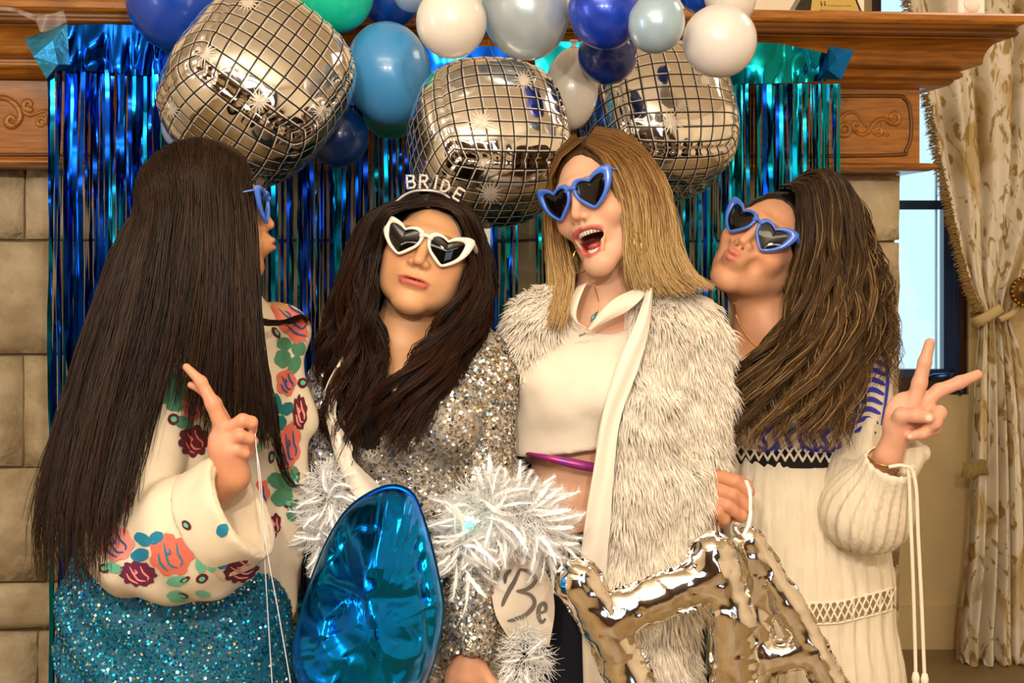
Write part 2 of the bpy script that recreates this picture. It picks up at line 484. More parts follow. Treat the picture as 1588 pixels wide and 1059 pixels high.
m_stone = mat('limestone', '#cbb998', 0.9, bump=1.0, bscale=26, vary=0.34, vscale=9, color2='#a8946e')
m_stone2 = mat('limestone_pale', '#d6c7a6', 0.9, bump=1.0, bscale=34, vary=0.30, vscale=7, color2='#b5a27c')
m_stone3 = mat('limestone_brown', '#bca986', 0.9, bump=1.0, bscale=22, vary=0.35, vscale=11, color2='#978260')
m_mortar = mat('mortar', '#6b5a40', 0.95, bump=0.3)
m_soot = mat('sooty_brick', '#0c0807', 0.9)
uR = hit(1396, 400, 0)[0]; uL = -1.75
zT = hit(300, 262, 0)[1]
fo = (hit(470, 0, 0)[0], hit(1010, 0, 0)[0], hit(0, 512, 0)[1])    # firebox opening
b = MB(); DB = 0.9
b.box((uL, 0.012, 0), (fo[0], DB, zT + .35), W); b.box((fo[1], 0.012, 0), (uR - .012, DB, zT + .35), W); b.box((fo[0], 0.012, fo[2]), (fo[1], DB, zT + .35), W)
wf = b.build('wall_fireplace', m_mortar, None, False); wf['kind'] = 'structure'
b = MB(); b.box((fo[0], 0.5, 0), (fo[1], 0.55, fo[2]), W); b.box((fo[0] - .001, 0.03, 0), (fo[0] + .02, .5, fo[2]), W); b.box((fo[1] - .02, .03, 0), (fo[1] + .001, .5, fo[2]), W); b.box((fo[0], .03, fo[2] - .02), (fo[1], .5, fo[2]), W)
b.build('firebox_lining', m_soot, wf, False)
# cream chimney breast over the mantel
bb = MB(); bb.box((uL, .10, zT + .35), (hit(1340, 0, .1)[0], DB, HC), W); ob = bb.build('wall_chimney', m_cream, None, False); ob['kind'] = 'structure'

def stone(u0, u1, z0, z1, v0, rng, m):
    g = .004; nu, nz = 7, 6
    us = np.linspace(u0 + g, u1 - g, nu); zs = np.linspace(z0 + g, z1 - g, nz)
    U, Z = np.meshgrid(us, zs, indexing='ij')
    ee = np.ones((nu, nz)); ee[0] = ee[-1] = 0; ee[:, 0] = ee[:, -1] = 0
    V = v0 - .004 - ee * (.008 + .020 * rng.random((nu, nz)))
    U = U + (1 - ee) * rng.normal(0, .0015, (nu, nz)); Z = Z + (1 - ee) * rng.normal(0, .0015, (nu, nz))
    f = np.stack([U, V, Z], -1).reshape(-1, 3); Q = grid_quads(nu, nz)
    rim = [i * nz for i in range(nu)] + [(nu - 1) * nz + j for j in range(1, nz)] + [i * nz + nz - 1 for i in range(nu - 2, -1, -1)] + [j for j in range(nz - 2, 0, -1)]
    bk = f[rim].copy(); bk[:, 1] = v0 + .03; n = len(f); k = len(rim)
    Q2 = [[rim[(i + 1) % k], rim[i], n + i, n + (i + 1) % k] for i in range(k)]
    return part('stone_block', W(np.concatenate([f, bk])), [np.concatenate([Q, Q2])], m, wf, True)
rng = np.random.default_rng(5)
rows = [262, 373, 548, 722, 898, 972, 1075, 1200, 1340, 1500]
zr = [hit(300, r, 0)[1] for r in rows]
zr = [max(z, 0.0) for z in zr]
left_j = {0: [38], 1: [], 2: [36], 3: [72], 4: [118], 5: [58]}
for r in range(len(rows) - 1):
    za, zb = zr[r + 1], zr[r]
    if zb - za < .02: continue
    us = [uL]
    for j in left_j.get(r, []): us.append(hit(j, 400, 0)[0])
    u = us[-1] if len(us) > 1 else uL + .3
    if len(us) == 1: us.append(u)
    while u < uR - .25:
        u = u + .2 + .26 * rng.random()
        if u > uR - .12: break
        us.append(u)
    if len(us) > 2 and us[-1] > uR - .1: us.pop()
    us.append(uR)
    for a, c in zip(us[:-1], us[1:]):
        segs = [(a, c)]
        if zb <= fo[2] + .05:
            segs = []
            if a < fo[0]: segs.append((a, min(c, fo[0])))
            if c > fo[1]: segs.append((max(a, fo[1]), c))
        for s0, s1 in segs:
            if s1 - s0 > .03: stone(s0, s1, za, min(zb, zT) if zb > fo[2] + .05 or True else zb, 0, rng, [m_stone, m_stone2, m_stone3][rng.integers(3)])
# the pillar's return face towards the window
for r in range(len(rows) - 1):
    za, zb = zr[r + 1], zr[r]
    if zb - za < .02: continue
    for (v0, v1) in ((0.012, .32 + .05 * (r % 2)), (.32 + .05 * (r % 2), .62), (.62, .9)):
        n = 4; vv, zz = np.meshgrid(np.linspace(v0 + .003, v1 - .003, n), np.linspace(za + .003, zb - .003, n), indexing='ij')
        e = np.zeros((n, n)); e[1:-1, 1:-1] = 1
        f = np.stack([uR - .012 + .006 + e * .010 * rng.random((n, n)), vv, zz], -1).reshape(-1, 3); Q = grid_quads(n, n)
        part('stone_block', W(f), [Q], m_stone, wf, True)

# ------------------------------------------------------------------ mantelpiece
m_wood = mat('oak_varnish', '#b06e1e', 0.34, vary=1, vscale=5, color2='#895010', stretch=(2, 14, 26), coat=0.25, bump=0.06, bscale=6)
m_wood2 = mat('oak_varnish_dark', '#744312', 0.4, vary=.3, vscale=8)
mt = thing('mantelpiece', tuple(W(np.array([0, 0, zT]))), 'long orange-brown carved wooden mantelpiece above the stone fireplace', 'mantelpiece')
VF = -0.12                                            # frieze face
uE = hit(1426, 200, VF)[0]
dF = 3.65
zz = lambda py: CAMZ - (py - HZ) * dF / F
kx = dF / F
def sweep(profile, back=0.14, u0=-1.78):
    """profile: list of (offset px, pixel row) outer contour from top to bottom"""
    o = np.array([p[0] for p in profile]) * kx; z = np.array([zz(p[1]) for p in profile]); n = len(o)
    A = np.stack([np.full(n, u0), VF - o, z], -1); B = np.stack([uE + o, VF - o, z], -1); D = np.stack([uE + o, np.full(n, back), z], -1)
    V = np.concatenate([A, B, D, [[u0, back, z[0]], [u0, back, z[-1]], [uE, back, z[0]], [uE, back, z[-1]]]])
    i = np.arange(n - 1)
    Q = np.concatenate([np.stack([i, i + 1, n + i + 1, n + i], -1), np.stack([n + i, n + i + 1, 2 * n + i + 1, 2 * n + i], -1),
                        [[0, n, 2 * n, 3 * n]], [[n - 1, 3 * n + 1, 3 * n - 1, 2 * n - 1]]])
    return W(V), [Q]
part('shelf_board', *sweep([(112, 31), (118, 32.5), (120, 36), (120, 44), (117, 48), (112, 50)]), m_wood, mt, False)
part('bed_moulding', *sweep([(111, 50), (108, 54), (110, 57), (112, 60), (110, 64), (106, 65.5), (102, 67)]), m_wood2, mt, True)
cove = [(101, 67)] + [(72 + 29 * (1 - math.sin(a)) , 67 + 36 * (1 - math.cos(a))) for a in np.linspace(0, math.pi / 2, 9)][1:] + [(60, 106), (50, 109)]
part('cove_moulding', *sweep(cove), m_wood, mt, True)
part('bead_moulding', *sweep([(49, 109.5), (46, 111), (50, 114), (50, 119), (46, 122), (40, 123.5), (39, 127), (34, 131), (0, 133)]), m_wood, mt, True)
part('frieze_board', *sweep([(0, 133), (0, 140), (0, 200), (0, 250)]), m_wood, mt, False)
part('base_bead', *sweep([(0, 250)] + [(20 - 20 * (1 - math.sin(a)) ** 1 + 2, 257 - 7 * math.cos(a)) for a in np.linspace(.15, math.pi - .15, 9)] + [(0, 264)]), m_wood, mt, True)
def on_frieze(pts, v=VF): return np.array([HW(a, c, v) for a, c in pts])
def groove(pts, r, m=None, name='panel_moulding', n=60):
    V, Q, T = tube_geo(cr(on_frieze(pts), n), r, 8, True); part(name, V, [Q, T], m or m_wood2, mt, True)
groove([(700, 147), (1000, 148), (1270, 149), (1388, 149), (1402, 153), (1410, 164), (1413, 190), (1412, 215), (1405, 233), (1392, 240), (1270, 242), (1000, 242)], .0055)
groove([(-80, 240), (60, 240), (150, 240), (300, 240)], .005); groove([(-80, 121), (60, 122), (150, 122), (300, 123)], .005)
def spiral(cx, cy, r0, r1, a0, turns, n=14):
    t = np.linspace(0, 1, n); a = a0 + turns * 2 * np.pi * t; r = r0 + (r1 - r0) * t
    return [(cx + rr * math.cos(x), cy + rr * math.sin(x)) for rr, x in zip(r, a)]
def scroll(pts, w0, w1, n=40):
    p = cr(on_frieze(pts, VF + .002), n); r = np.interp(np.linspace(0, 1, n), [0, .5, 1], [w0, w1, w0 * .8])
    V, Q, T = tube_geo(p, r, 8); part('carved_scroll', V, [Q, T], m_wood, mt, True)
for sx, x0 in ((1, 0), (-1, 1345 + 52)):
    tr = (lambda L: L) if sx > 0 else (lambda L: [(a, c) for a, c in L])
# right scroll
scroll(spiral(1309, 200, 5, 11, 2.2, 1.1) + [(1301, 192), (1306, 180), (1318, 174), (1330, 178), (1338, 190), (1344, 197)], .006, .009)
scroll([(1330, 196), (1326, 190), (1322, 194), (1325, 202), (1334, 209), (1345, 206), (1352, 196), (1360, 187), (1370, 184), (1378, 190), (1385, 192)] + spiral(1386, 183, 10, 3, 1.4, -1.1), .006, .0085)
scroll([(1352, 196), (1354, 204)] + spiral(1362, 203, 7, 3, 2.6, -1.0), .005, .007)
scroll([(1366, 192), (1372, 203), (1376, 210), (1368, 208)], .004, .006)
# left scroll
scroll([(-30, 160), (-8, 153), (8, 152), (22, 160), (31, 172), (31, 186), (24, 194)] + spiral(18, 187, 9, 4, 1.0, .9), .008, .011)
scroll(spiral(44, 163, 4, 9, .8, -1.0) + [(36, 166), (38, 175), (48, 179), (60, 175), (72, 172), (76, 180)] , .006, .009)
scroll(spiral(64, 190, 4, 8, .5, 1.0) + [(72, 182), (76, 176)], .006, .007)

# award and sensor on the shelf
m_blk = mat('black_award', '#2a2113', 0.25); m_gold = mat('gold_plate', '#cfae5c', 0.3, 0.35)
aw = thing('award_plaque', tuple(HW(1280, 25, -.2)), 'black trapezoid award plaque with gold plate standing on the mantel shelf', 'award')
zs_ = zz(31) + .001
def awp(pts, v): return np.array([[hit(a, 20, v)[0], v, zs_ + h] for a, h in pts])
f = awp([(1226, 0), (1341, 0), (1322, .075), (1252, .075)], -.20); k = f.copy(); k[:, 1] = -.13
part('award_block', W(np.concatenate([f, k])), [np.array([[0, 1, 2, 3], [7, 6, 5, 4], [0, 4, 5, 1], [1, 5, 6, 2], [2, 6, 7, 3], [3, 7, 4, 0]])], m_blk, aw, False)
f = awp([(1256, .001), (1337, .001), (1319, .074), (1262, .074)], -.2025); k = f.copy(); k[:, 1] = -.2
part('gold_plate', W(np.concatenate([f, k])), [np.array([[0, 1, 2, 3], [0, 4, 5, 1], [1, 5, 6, 2], [2, 6, 7, 3], [3, 7, 4, 0]])], m_gold, aw, False)
b = MB()
def pen(pts, r, v=-.2035): b.tube(np.array([HW(a, c, v) for a, c in pts]), r, 5)
for x in (1273.5, 1279): pen([(x + .3, 2), (x - .4, 6), (x + 1.6, 9.5), (x + .8, 6)], .0012)
rg = random.Random(3)
def scribble(x0, x1, y0, s, r, slope):
    x = x0
    while x < x1:
        wd = rg.uniform(1.2, 2.2); yy = y0 + (x - x0) * slope
        pen([(x, yy), (x + wd * .4, yy - s * rg.uniform(.4, 1)), (x + wd * .8, yy)], r); x += wd + (1.6 if rg.random() < .16 else .2)
scribble(1284, 1319, 9.3, 2.2, .00035, .02); scribble(1271, 1320, 16.3, 2.0, .0006, .03); scribble(1290, 1304, 20, 1.6, .0005, .02)
b.build('engraved_text', mat('engraving', '#4a3613', .6), aw, stuff=True)
se = thing('motion_sensor', tuple(HW(1502, 33, -.2)), 'small white plastic box sensor standing on the right end of the mantel shelf', 'sensor')
m_wp = mat('white_plastic', '#f2e6d6', 0.35)
u0, u1 = hit(1481, 20, -.2)[0], hit(1523, 20, -.2)[0]
def rbox(u0, u1, v0, v1, z0, z1, r):
    a = np.linspace(0, np.pi / 2, 6); c = []
    for (cx, cz, s) in ((u1 - r, z1 - r, 0), (u0 + r, z1 - r, 1), (u0 + r, z0 + r, 2), (u1 - r, z0 + r, 3)):
        for t in a: c.append((cx + r * math.cos(t + s * np.pi / 2), cz + r * math.sin(t + s * np.pi / 2)))
    c = np.array(c); n = len(c)
    F0 = np.stack([c[:, 0], np.full(n, v0), c[:, 1]], -1); F1 = F0.copy(); F1[:, 1] = v1
    ctr = c.mean(0); ins = F0.copy(); ins[:, 0] = ctr[0] + (ins[:, 0] - ctr[0]) * .94; ins[:, 2] = ctr[1] + (ins[:, 2] - ctr[1]) * .96; ins[:, 1] -= .003
    V = np.concatenate([F1, F0, ins, [[ctr[0], v0 - .003, ctr[1]]]]); i = np.arange(n); j = (i + 1) % n
    Q = np.concatenate([np.stack([i, j, n + j, n + i], -1), np.stack([n + i, n + j, 2 * n + j, 2 * n + i], -1)]); T = np.stack([2 * n + i, 2 * n + j, np.full(n, 3 * n)], -1)
    return W(V), [Q, T]
part('sensor_case', *rbox(u0, u1, -.215, -.17, zs_, zs_ + .075, .008), m_wp, se, True)
def dome(cu_, cz_, r, v, hgt, nm, m):
    th = np.linspace(0, np.pi / 2, 7); ph = np.linspace(0, 2 * np.pi, 20, endpoint=False)
    V = np.array([[cu_ + r * math.cos(t) * math.cos(p), v - hgt * math.sin(t), cz_ + r * math.cos(t) * math.sin(p)] for t in th for p in ph])
    part(nm, W(V), [grid_quads(7, 20, False, True)], m, se, True)
dome((u0 + u1) / 2 + .002, zs_ + .038, .023, -.2175, .006, 'sensor_lens', mat('lens_plastic', '#eaddcb', .3))
dome(u1 - .010, zs_ + .010, .0055, -.2178, .0015, 'button', mat('button_plastic', '#dccdba', .4))

# ------------------------------------------------------------------ window drape
m_drape = bpy.data.materials.new('floral_drape'); m_drape.use_nodes = True
nt = m_drape.node_tree; bs = nt.nodes['Principled BSDF']; bs.inputs['Roughness'].default_value = .8
uvn = nt.nodes.new('ShaderNodeVertexColor'); uvn.layer_name = 'Col'
mp = nt.nodes.new('ShaderNodeMapping'); mp.inputs['Scale'].default_value = (3.4, 3.8, 1); nt.links.new(uvn.outputs[0], mp.inputs[0])
def nz(scale, det, dist):
    n = nt.nodes.new('ShaderNodeTexNoise'); n.inputs['Scale'].default_value = scale; n.inputs['Detail'].default_value = det; n.inputs['Distortion'].default_value = dist
    nt.links.new(mp.outputs[0], n.inputs['Vector']); return n.outputs[0]
def ramp(src, a, c):
    r = nt.nodes.new('ShaderNodeMapRange'); r.inputs[1].default_value = a; r.inputs[2].default_value = c; nt.links.new(src, r.inputs[0]); return r.outputs[0]
def mixc(fac, a, c):
    m = nt.nodes.new('ShaderNodeMix'); m.data_type = 'RGBA'; nt.links.new(fac, m.inputs[0])
    for s, i in ((a, 6), (c, 7)):
        if isinstance(s, str): m.inputs[i].default_value = (*lin(s), 1)
        else: nt.links.new(s, m.inputs[i])
    return m.outputs[2]
vo = nt.nodes.new('ShaderNodeTexVoronoi'); vo.feature = 'F1'; vo.inputs['Scale'].default_value = 1.3; nt.links.new(mp.outputs[0], vo.inputs['Vector'])
c1 = mixc(ramp(nz(.9, 3, 1.6), .50, .62), '#e4d8c0', '#c4aa74')
c2 = mixc(ramp(nz(2.2, 4, 2.4), .55, .60), c1, '#a88a50')
c3 = mixc(ramp(vo.outputs[0], .20, .24), '#eae0cc', c2)
nt.links.new(c3, bs.inputs['Base Color'])
m_fringe = mat('drape_fringe', '#a08048', .9); m_cord = mat('tie_cord', '#bfa878', .85)
YD = YB - .22
dr = thing('window_drape', tuple(P(1530, 1040, YD)), 'cream drape with olive floral print tied back beside the window', 'curtain')
# rows: (py, left px, right px, fold depth)
rows_d = [(-260, 1385, 1660, .05), (-40, 1396, 1650, .05), (60, 1412, 1640, .05), (150, 1432, 1632, .05), (240, 1450, 1622, .045), (320, 1468, 1612, .04), (400, 1486, 1598, .03), (450, 1502, 1580, .025), (482, 1518, 1568, .02),
          (500, 1518, 1566, .02), (520, 1516, 1572, .02), (600, 1510, 1590, .03), (700, 1506, 1600, .035), (800, 1502, 1606, .04), (900, 1494, 1612, .045), (980, 1484, 1618, .045), (1040, 1482, 1622, .045)]
R = cr(np.array(rows_d, float), 90); NU = 110
uu = np.linspace(0, 1, NU); V = []; UVc = []
smooth_ = lambda x: min(1, x)
for k, (py, l, r, fd) in enumerate(R):
    ph = 2 * np.pi * (3.2 + 2.2 * smooth_(max(0, (py - 300) / 300))) * uu ** 1.1
    y = YD + fd * np.sin(ph) + .35 * fd * np.sin(2.3 * ph + .8 + py * .004) + (-.05 if py < 480 else 0) * np.exp(-((uu - .03) / .08) ** 2)
    x = l + (r - l) * uu + 3.0 * np.sin(ph * 1.0 + 1.3) * (r - l) / 130
    for a in range(NU):
        q = P(x[a], py, YD); V.append([q[0], y[a], max(q[2], .005 + .004 * math.sin(a))])
    UVc.append(np.stack([uu * 1.4, np.full(NU, (py + 260) / 1300 * 2.4), np.zeros(NU)], -1))
V = np.array(V)
part('drape_fabric', V, [grid_quads(90, NU)], m_drape, dr, True, col=np.concatenate(UVc))
Vg = V.reshape(90, NU, 3); b = MB(); rng = np.random.default_rng(2)
ed = Vg[:, 0]; fr = []
seg = cr(ed[:48], 330)
for q in seg:
    for s in range(4):
        L_ = np.array([-.022 - .012 * rng.random(), rng.normal(0, .006), -.012 * rng.random()]); o = rng.normal(0, .004, 3)
        fr.append(np.array([q + o, q + o + L_ * .6 + [0, 0, .004], q + o + L_]))
Vf, Qf = strands_geo(np.array(fr), np.full(len(fr), .0021), .4)
part('edge_fringe', Vf, [Qf], m_fringe, dr, True, stuff=True)
sw = []
for a in np.linspace(0, NU - 1, 240):
    q = Vg[62 if a < 40 else 63, int(a)]
b = MB()
# small swag of fabric and fringe that hangs under the tie
b.tube(cr(PP([(1552, 478, YD - .09), (1530, 492, YD - .10), (1514, 500, YD - .08), (1512, 505, YD + .02)]), 20), [.013] * 20, 10, True, flat=1.5)
b.tube(cr(PP([(1588, 470, YD - .03), (1570, 486, YD - .09), (1550, 496, YD - .1)]), 16), [.012] * 16, 10, True)
b.build('tie_back', m_cord, dr)
fr = []
for i in range(700):
    a = rng.random(); q = P(1494 + 36 * a, 716 + 4 * math.sin(a * 6), YD - .055 + .02 * rng.random()); fr.append(np.array([q, q + [rng.normal(0, .003), 0, -.022], q + [rng.normal(0, .006), 0, -.05]]))
Vf, Qf = strands_geo(np.array(fr), np.full(len(fr), .0017), .4); part('tie_fringe', Vf, [Qf], mat('olive_fringe', '#a08a50', .9), dr, True, stuff=True)
# rosette hold-back
hb = thing('curtain_holdback', tuple(P(1590, 455, YD - .06)), 'dark bronze beaded rosette holding the drape cord on the wall', 'holdback')
m_br = mat('bronze', '#5b3d12', .35, .8); m_br2 = mat('bronze_bead', '#b98a3a', .3, .9)
c0 = P(1591, 452, YD - .10)
def disc(c, prof, n, nm, m, par):
    ph = np.linspace(0, 2 * np.pi, n, endpoint=False)
    V = np.array([[c[0] + r * math.cos(a), c[1] - y, c[2] + r * math.sin(a)] for r, y in prof for a in ph]); part(nm, V, [grid_quads(len(prof), n, False, True)], m, par, True)
disc(c0, [(.052, -.02), (.055, 0), (.045, .012), (.035, .006), (.02, .02), (.0, .024)], 28, 'rosette', m_br, hb)
for i in range(20):
    a = i / 20 * 2 * np.pi; c = c0 + np.array([.05 * math.cos(a), -.008, .05 * math.sin(a)])
    th = np.linspace(0, np.pi, 6); V = np.array([[c[0] + .0075 * math.sin(t) * math.cos(p), c[1] - .0075 * math.cos(t), c[2] + .0075 * math.sin(t) * math.sin(p)] for t in th for p in np.linspace(0, 2 * np.pi, 8, endpoint=False)])
    part('bead', V, [grid_quads(6, 8, False, True)], m_br2, hb, True)
MB().tube([c0 + [0, .0, 0], [c0[0], YB, c0[2]]], .012, 10).build('stem', m_br, hb)
# ------------------------------------------------------------------ foil fringe curtains
def foil(name, c, r=.14, metal=1.0, bump=0, bscale=30, vary=0, c2=None, vscale=20, stretch=None):
    return mat(name, c, r, metal, bump=bump, bscale=bscale, vary=1 if c2 else 0, color2=c2, vscale=vscale, stretch=stretch)
m_fb = foil('foil_blue', '#0a56c8', .16, c2='#0a3fa0', vscale=6); m_ft = foil('foil_teal', '#0d8fa0', .16, c2='#0a6fb0', vscale=6); m_fn = foil('foil_navy', '#0a2f80', .18)
m_fg = foil('foil_green_teal', '#0e9490', .17, c2='#0b7fa0', vscale=6)
rng = np.random.default_rng(11)
SL = 1.75
def strip_mesh(k, m):
    n = 46; t = np.linspace(0, 1, n); r = np.random.default_rng(100 + k)
    tw = .5 * np.sin(2 * np.pi * (t * r.uniform(1, 3) + r.random())) + np.cumsum(r.normal(0, .40, n)) * .6
    xo = .006 * np.sin(2 * np.pi * (t * r.uniform(.6, 1.4) + r.random())) * t + np.cumsum(r.normal(0, .0006, n)); yo = .008 * np.sin(2 * np.pi * (t * r.uniform(.8, 2) + r.random())) * t
    hw = .0044; c = np.stack([xo, yo, -SL * t], -1); dirv = np.stack([np.cos(tw), np.sin(tw), 0 * t], -1)
    V = np.concatenate([c - hw * dirv, c + hw * dirv]); i = np.arange(n - 1)
    me = mesh_data('strip', V, [np.stack([i, i + 1, n + i + 1, n + i], -1)], True); me.materials.append(m); return me
SM = {nm: [strip_mesh(k + 10 * j, m) for k in range(7)] for j, (nm, m) in enumerate((('b', m_fb), ('t', m_ft), ('n', m_fn), ('g', m_fg)))}
VH = -.335
def header(pts_top, pts_bot, v, m, parent, name='header_band', n=60, seed=0, amp=.012):
    a = cr(np.array(pts_top, float), n); c = cr(np.array(pts_bot, float), n); nz_ = 12; V = []
    r = np.random.default_rng(seed)
    for j, t in enumerate(np.linspace(0, 1, nz_)):
        row = a * (1 - t) + c * t
        for i, (x, y) in enumerate(row):
            V.append(HW(x, y, v + 0.0))
    V = np.array(V); s = np.repeat(np.linspace(0, 1, nz_), n); xx = np.tile(np.arange(n), nz_)
    d = amp * (np.abs(noise3(np.stack([xx * .16 + seed, s * 1.3 + xx * .05, 0 * s], -1))) + .3 * noise3(np.stack([xx * .5 + 9, s * 1.2 + xx * .2, 0 * s + seed], -1))) * (.3 + s)
    V[:, 1] -= d
    return part(name, V, [grid_quads(nz_, n)], m, parent, True)
def fringe(label, x0, x1, ytop, yband, n, mix, hmat, seed, z_bottom=.05):
    c = HW((x0 + x1) / 2, 1000, VH)
    t = thing('foil_fringe_curtain', (c[0], c[1], z_bottom), label, 'foil curtain', 'metallic foil fringe curtains taped to the mantel')
    r = np.random.default_rng(seed)
    for i in range(n):
        f = (i + r.uniform(-.45, .45)) / n; px_ = x0 + (x1 - x0) * min(max(f, 0), 1)
        key = mix[r.integers(len(mix))]
        o = bpy.data.objects.new('strip', SM[key][r.integers(7)]); C.objects.link(o); o.parent = t
        q = HW(px_, yband, VH + r.uniform(-.012, .02))
        L_ = min((q[2] - .03) * r.uniform(.9, 1.0), SL * 1.02)
        o.scale = (r.uniform(.7, 1.35), r.uniform(.8, 1.2), L_ / SL); o.rotation_euler = (0, r.normal(0, .004), r.normal(.1, .5))
        o.location = tuple(q - ROOT[t.name])
    return t
fL = fringe('blue foil fringe curtain at the left behind the long straight dark hair', 76, 300, 45, 108, 66, 'bbbtbtbn', m_fb, 1)
header([(105, 40), (160, 38), (215, 40), (262, 46), (300, 50)], [(100, 112), (160, 112), (215, 118), (262, 112), (300, 110)], VH, m_fb, fL, seed=1, amp=.03)
# folded flap at the left end and its clear tape
q = np.array([HW(*a) for a in [(38, 60, VH - .02), (104, 36, VH - .015), (108, 100, VH - .03), (72, 122, VH - .035), (52, 88, VH - .05), (82, 62, VH - .06), (90, 100, VH - .055)]])
part('folded_flap', q, [np.array([[0, 5, 4], [0, 1, 5], [1, 2, 5], [5, 2, 6], [4, 5, 6], [4, 6, 3], [6, 2, 3]])], foil('foil_blue_lit', '#4ab8f8', .34, bump=.6, bscale=22), fL, False)  # reflected light painted into the flap, paler than the header foil
m_tape = mat('clear_tape', '#efe2d6', .25, alpha=.28)
tp = [[(-10, 10), (20, 12), (40, 18), (60, 24), (76, 22), (98, 16)], [(-10, 16), (20, 18), (38, 25), (56, 34), (66, 50), (104, 34)]]
a = cr(np.array(tp[0], float), 30); c = cr(np.array(tp[1], float), 30)
part('tape_strip', np.array([HW(x, y, VH - .02 - .03 * abs(math.sin(i * .35))) for row in (a, c) for i, (x, y) in enumerate(row)]), [grid_quads(2, 30)], m_tape, fL, True)
fM = fringe('blue foil fringe curtain hanging behind the woman in the silver jacket', 312, 806, 150, 150, 92, 'bbttntgnn', m_fb, 2)
header([(312, 70), (420, 70), (560, 72), (700, 72), (800, 72)], [(312, 160), (420, 160), (560, 164), (700, 160), (800, 160)], VH, m_fb, fM, seed=4, amp=.012)
fR = fringe('teal foil fringe curtain at the right behind the wavy brown hair', 830, 1306, 112, 130, 110, 'gggtgtnb', m_fg, 3)
header([(830, 64), (1000, 66), (1176, 66), (1240, 74), (1288, 84)], [(830, 128), (1000, 130), (1176, 130), (1240, 128), (1280, 126)], VH, m_fg, fR, seed=7, amp=.012)
q = np.array([HW(*a) for a in [(1286, 72, VH - .02), (1325, 78, VH - .03), (1304, 124, VH - .03), (1268, 122, VH - .02), (1298, 92, VH - .05), (1284, 108, VH - .045)]])
part('folded_flap', q, [np.array([[0, 4, 1], [1, 4, 2], [4, 5, 2], [5, 3, 2], [0, 3, 5], [0, 5, 4]])], foil('foil_mid_blue', '#1878d0', .3, bump=.4, bscale=22), fR, False)

# ------------------------------------------------------------------ latex balloons
def latex(name, c, pearl=False, rough=.28):
    return mat(name, c, rough, 0.25 if pearl else 0, spec=.5, sss=.25 if not pearl else 0, coat=.5, vary=.08, vscale=6)
def balloon(cx, cy, rx, ry, dy, m, label, tilt=0.0, knot=0, bx=None):
    c = P(cx, cy, dy); r = RP(rx, dy); k = RP(ry, dy)
    th = np.linspace(0, np.pi, 25); ph = np.linspace(0, 2 * np.pi, 36, endpoint=False)
    R_ = np.array([[math.cos(tilt), 0, math.sin(tilt)], [0, 1, 0], [-math.sin(tilt), 0, math.cos(tilt)]])
    V = []
    for t in th:
        # egg: narrower towards the neck (th = pi)
        s = math.sin(t) * (1 - (.12 if knot else .03) * max(0, -math.cos(t)) ** 2)
        for p in ph: V.append([r * s * math.cos(p), r * s * math.sin(p), k * math.cos(t)])
    V = np.array(V) * 1.0
    if not knot: V[:, 2] = np.sign(V[:, 2]) * np.abs(V[:, 2])
    lo = V @ R_.T + c
    t = thing('balloon', (c[0], c[1], lo[:, 2].min()), label, 'balloon', 'latex balloons of the garland')
    part('balloon_skin', lo, [grid_quads(25, 36, False, True)], m, t, True)
    # knot with a rolled lip
    prof = [(.0, .004), (.011, .0), (.006, -.006), (.0045, -.010), (.009, -.016), (.0095, -.018), (.004, -.0185)]
    V = np.array([[a * math.cos(p), a * math.sin(p), -k + .002 + z] for a, z in prof for p in np.linspace(0, 2 * np.pi, 14, endpoint=False)])
    if knot: V = V @ R_.T + c
    else: V = np.stack([V[:, 0], -V[:, 2] - k + r, V[:, 1] - .3 * k * 0], -1) + c
    part('knot', V, [grid_quads(len(prof), 14, False, True)], m, t, True)
    return t
mB = {n: latex('latex_' + n, c, pe) for n, c, pe in [('royal', '#0444b4', 0), ('turq', '#10d6b2', 0), ('royal2', '#0d47ad', 0), ('sky', '#4a9fe0', 0), ('white', '#efe6dc', 0), ('pearl', '#b4c2cc', 1), ('cobalt', '#123fc0', 1), ('ice', '#aac6d8', 1), ('white2', '#ece6e2', 0), ('grey', '#d8cfc2', 0), ('navy', '#0a2f8a', 0), ('navy2', '#0b3270', 0), ('teal', '#0b8c8c', 0), ('pale', '#9fb6da', 0)]}
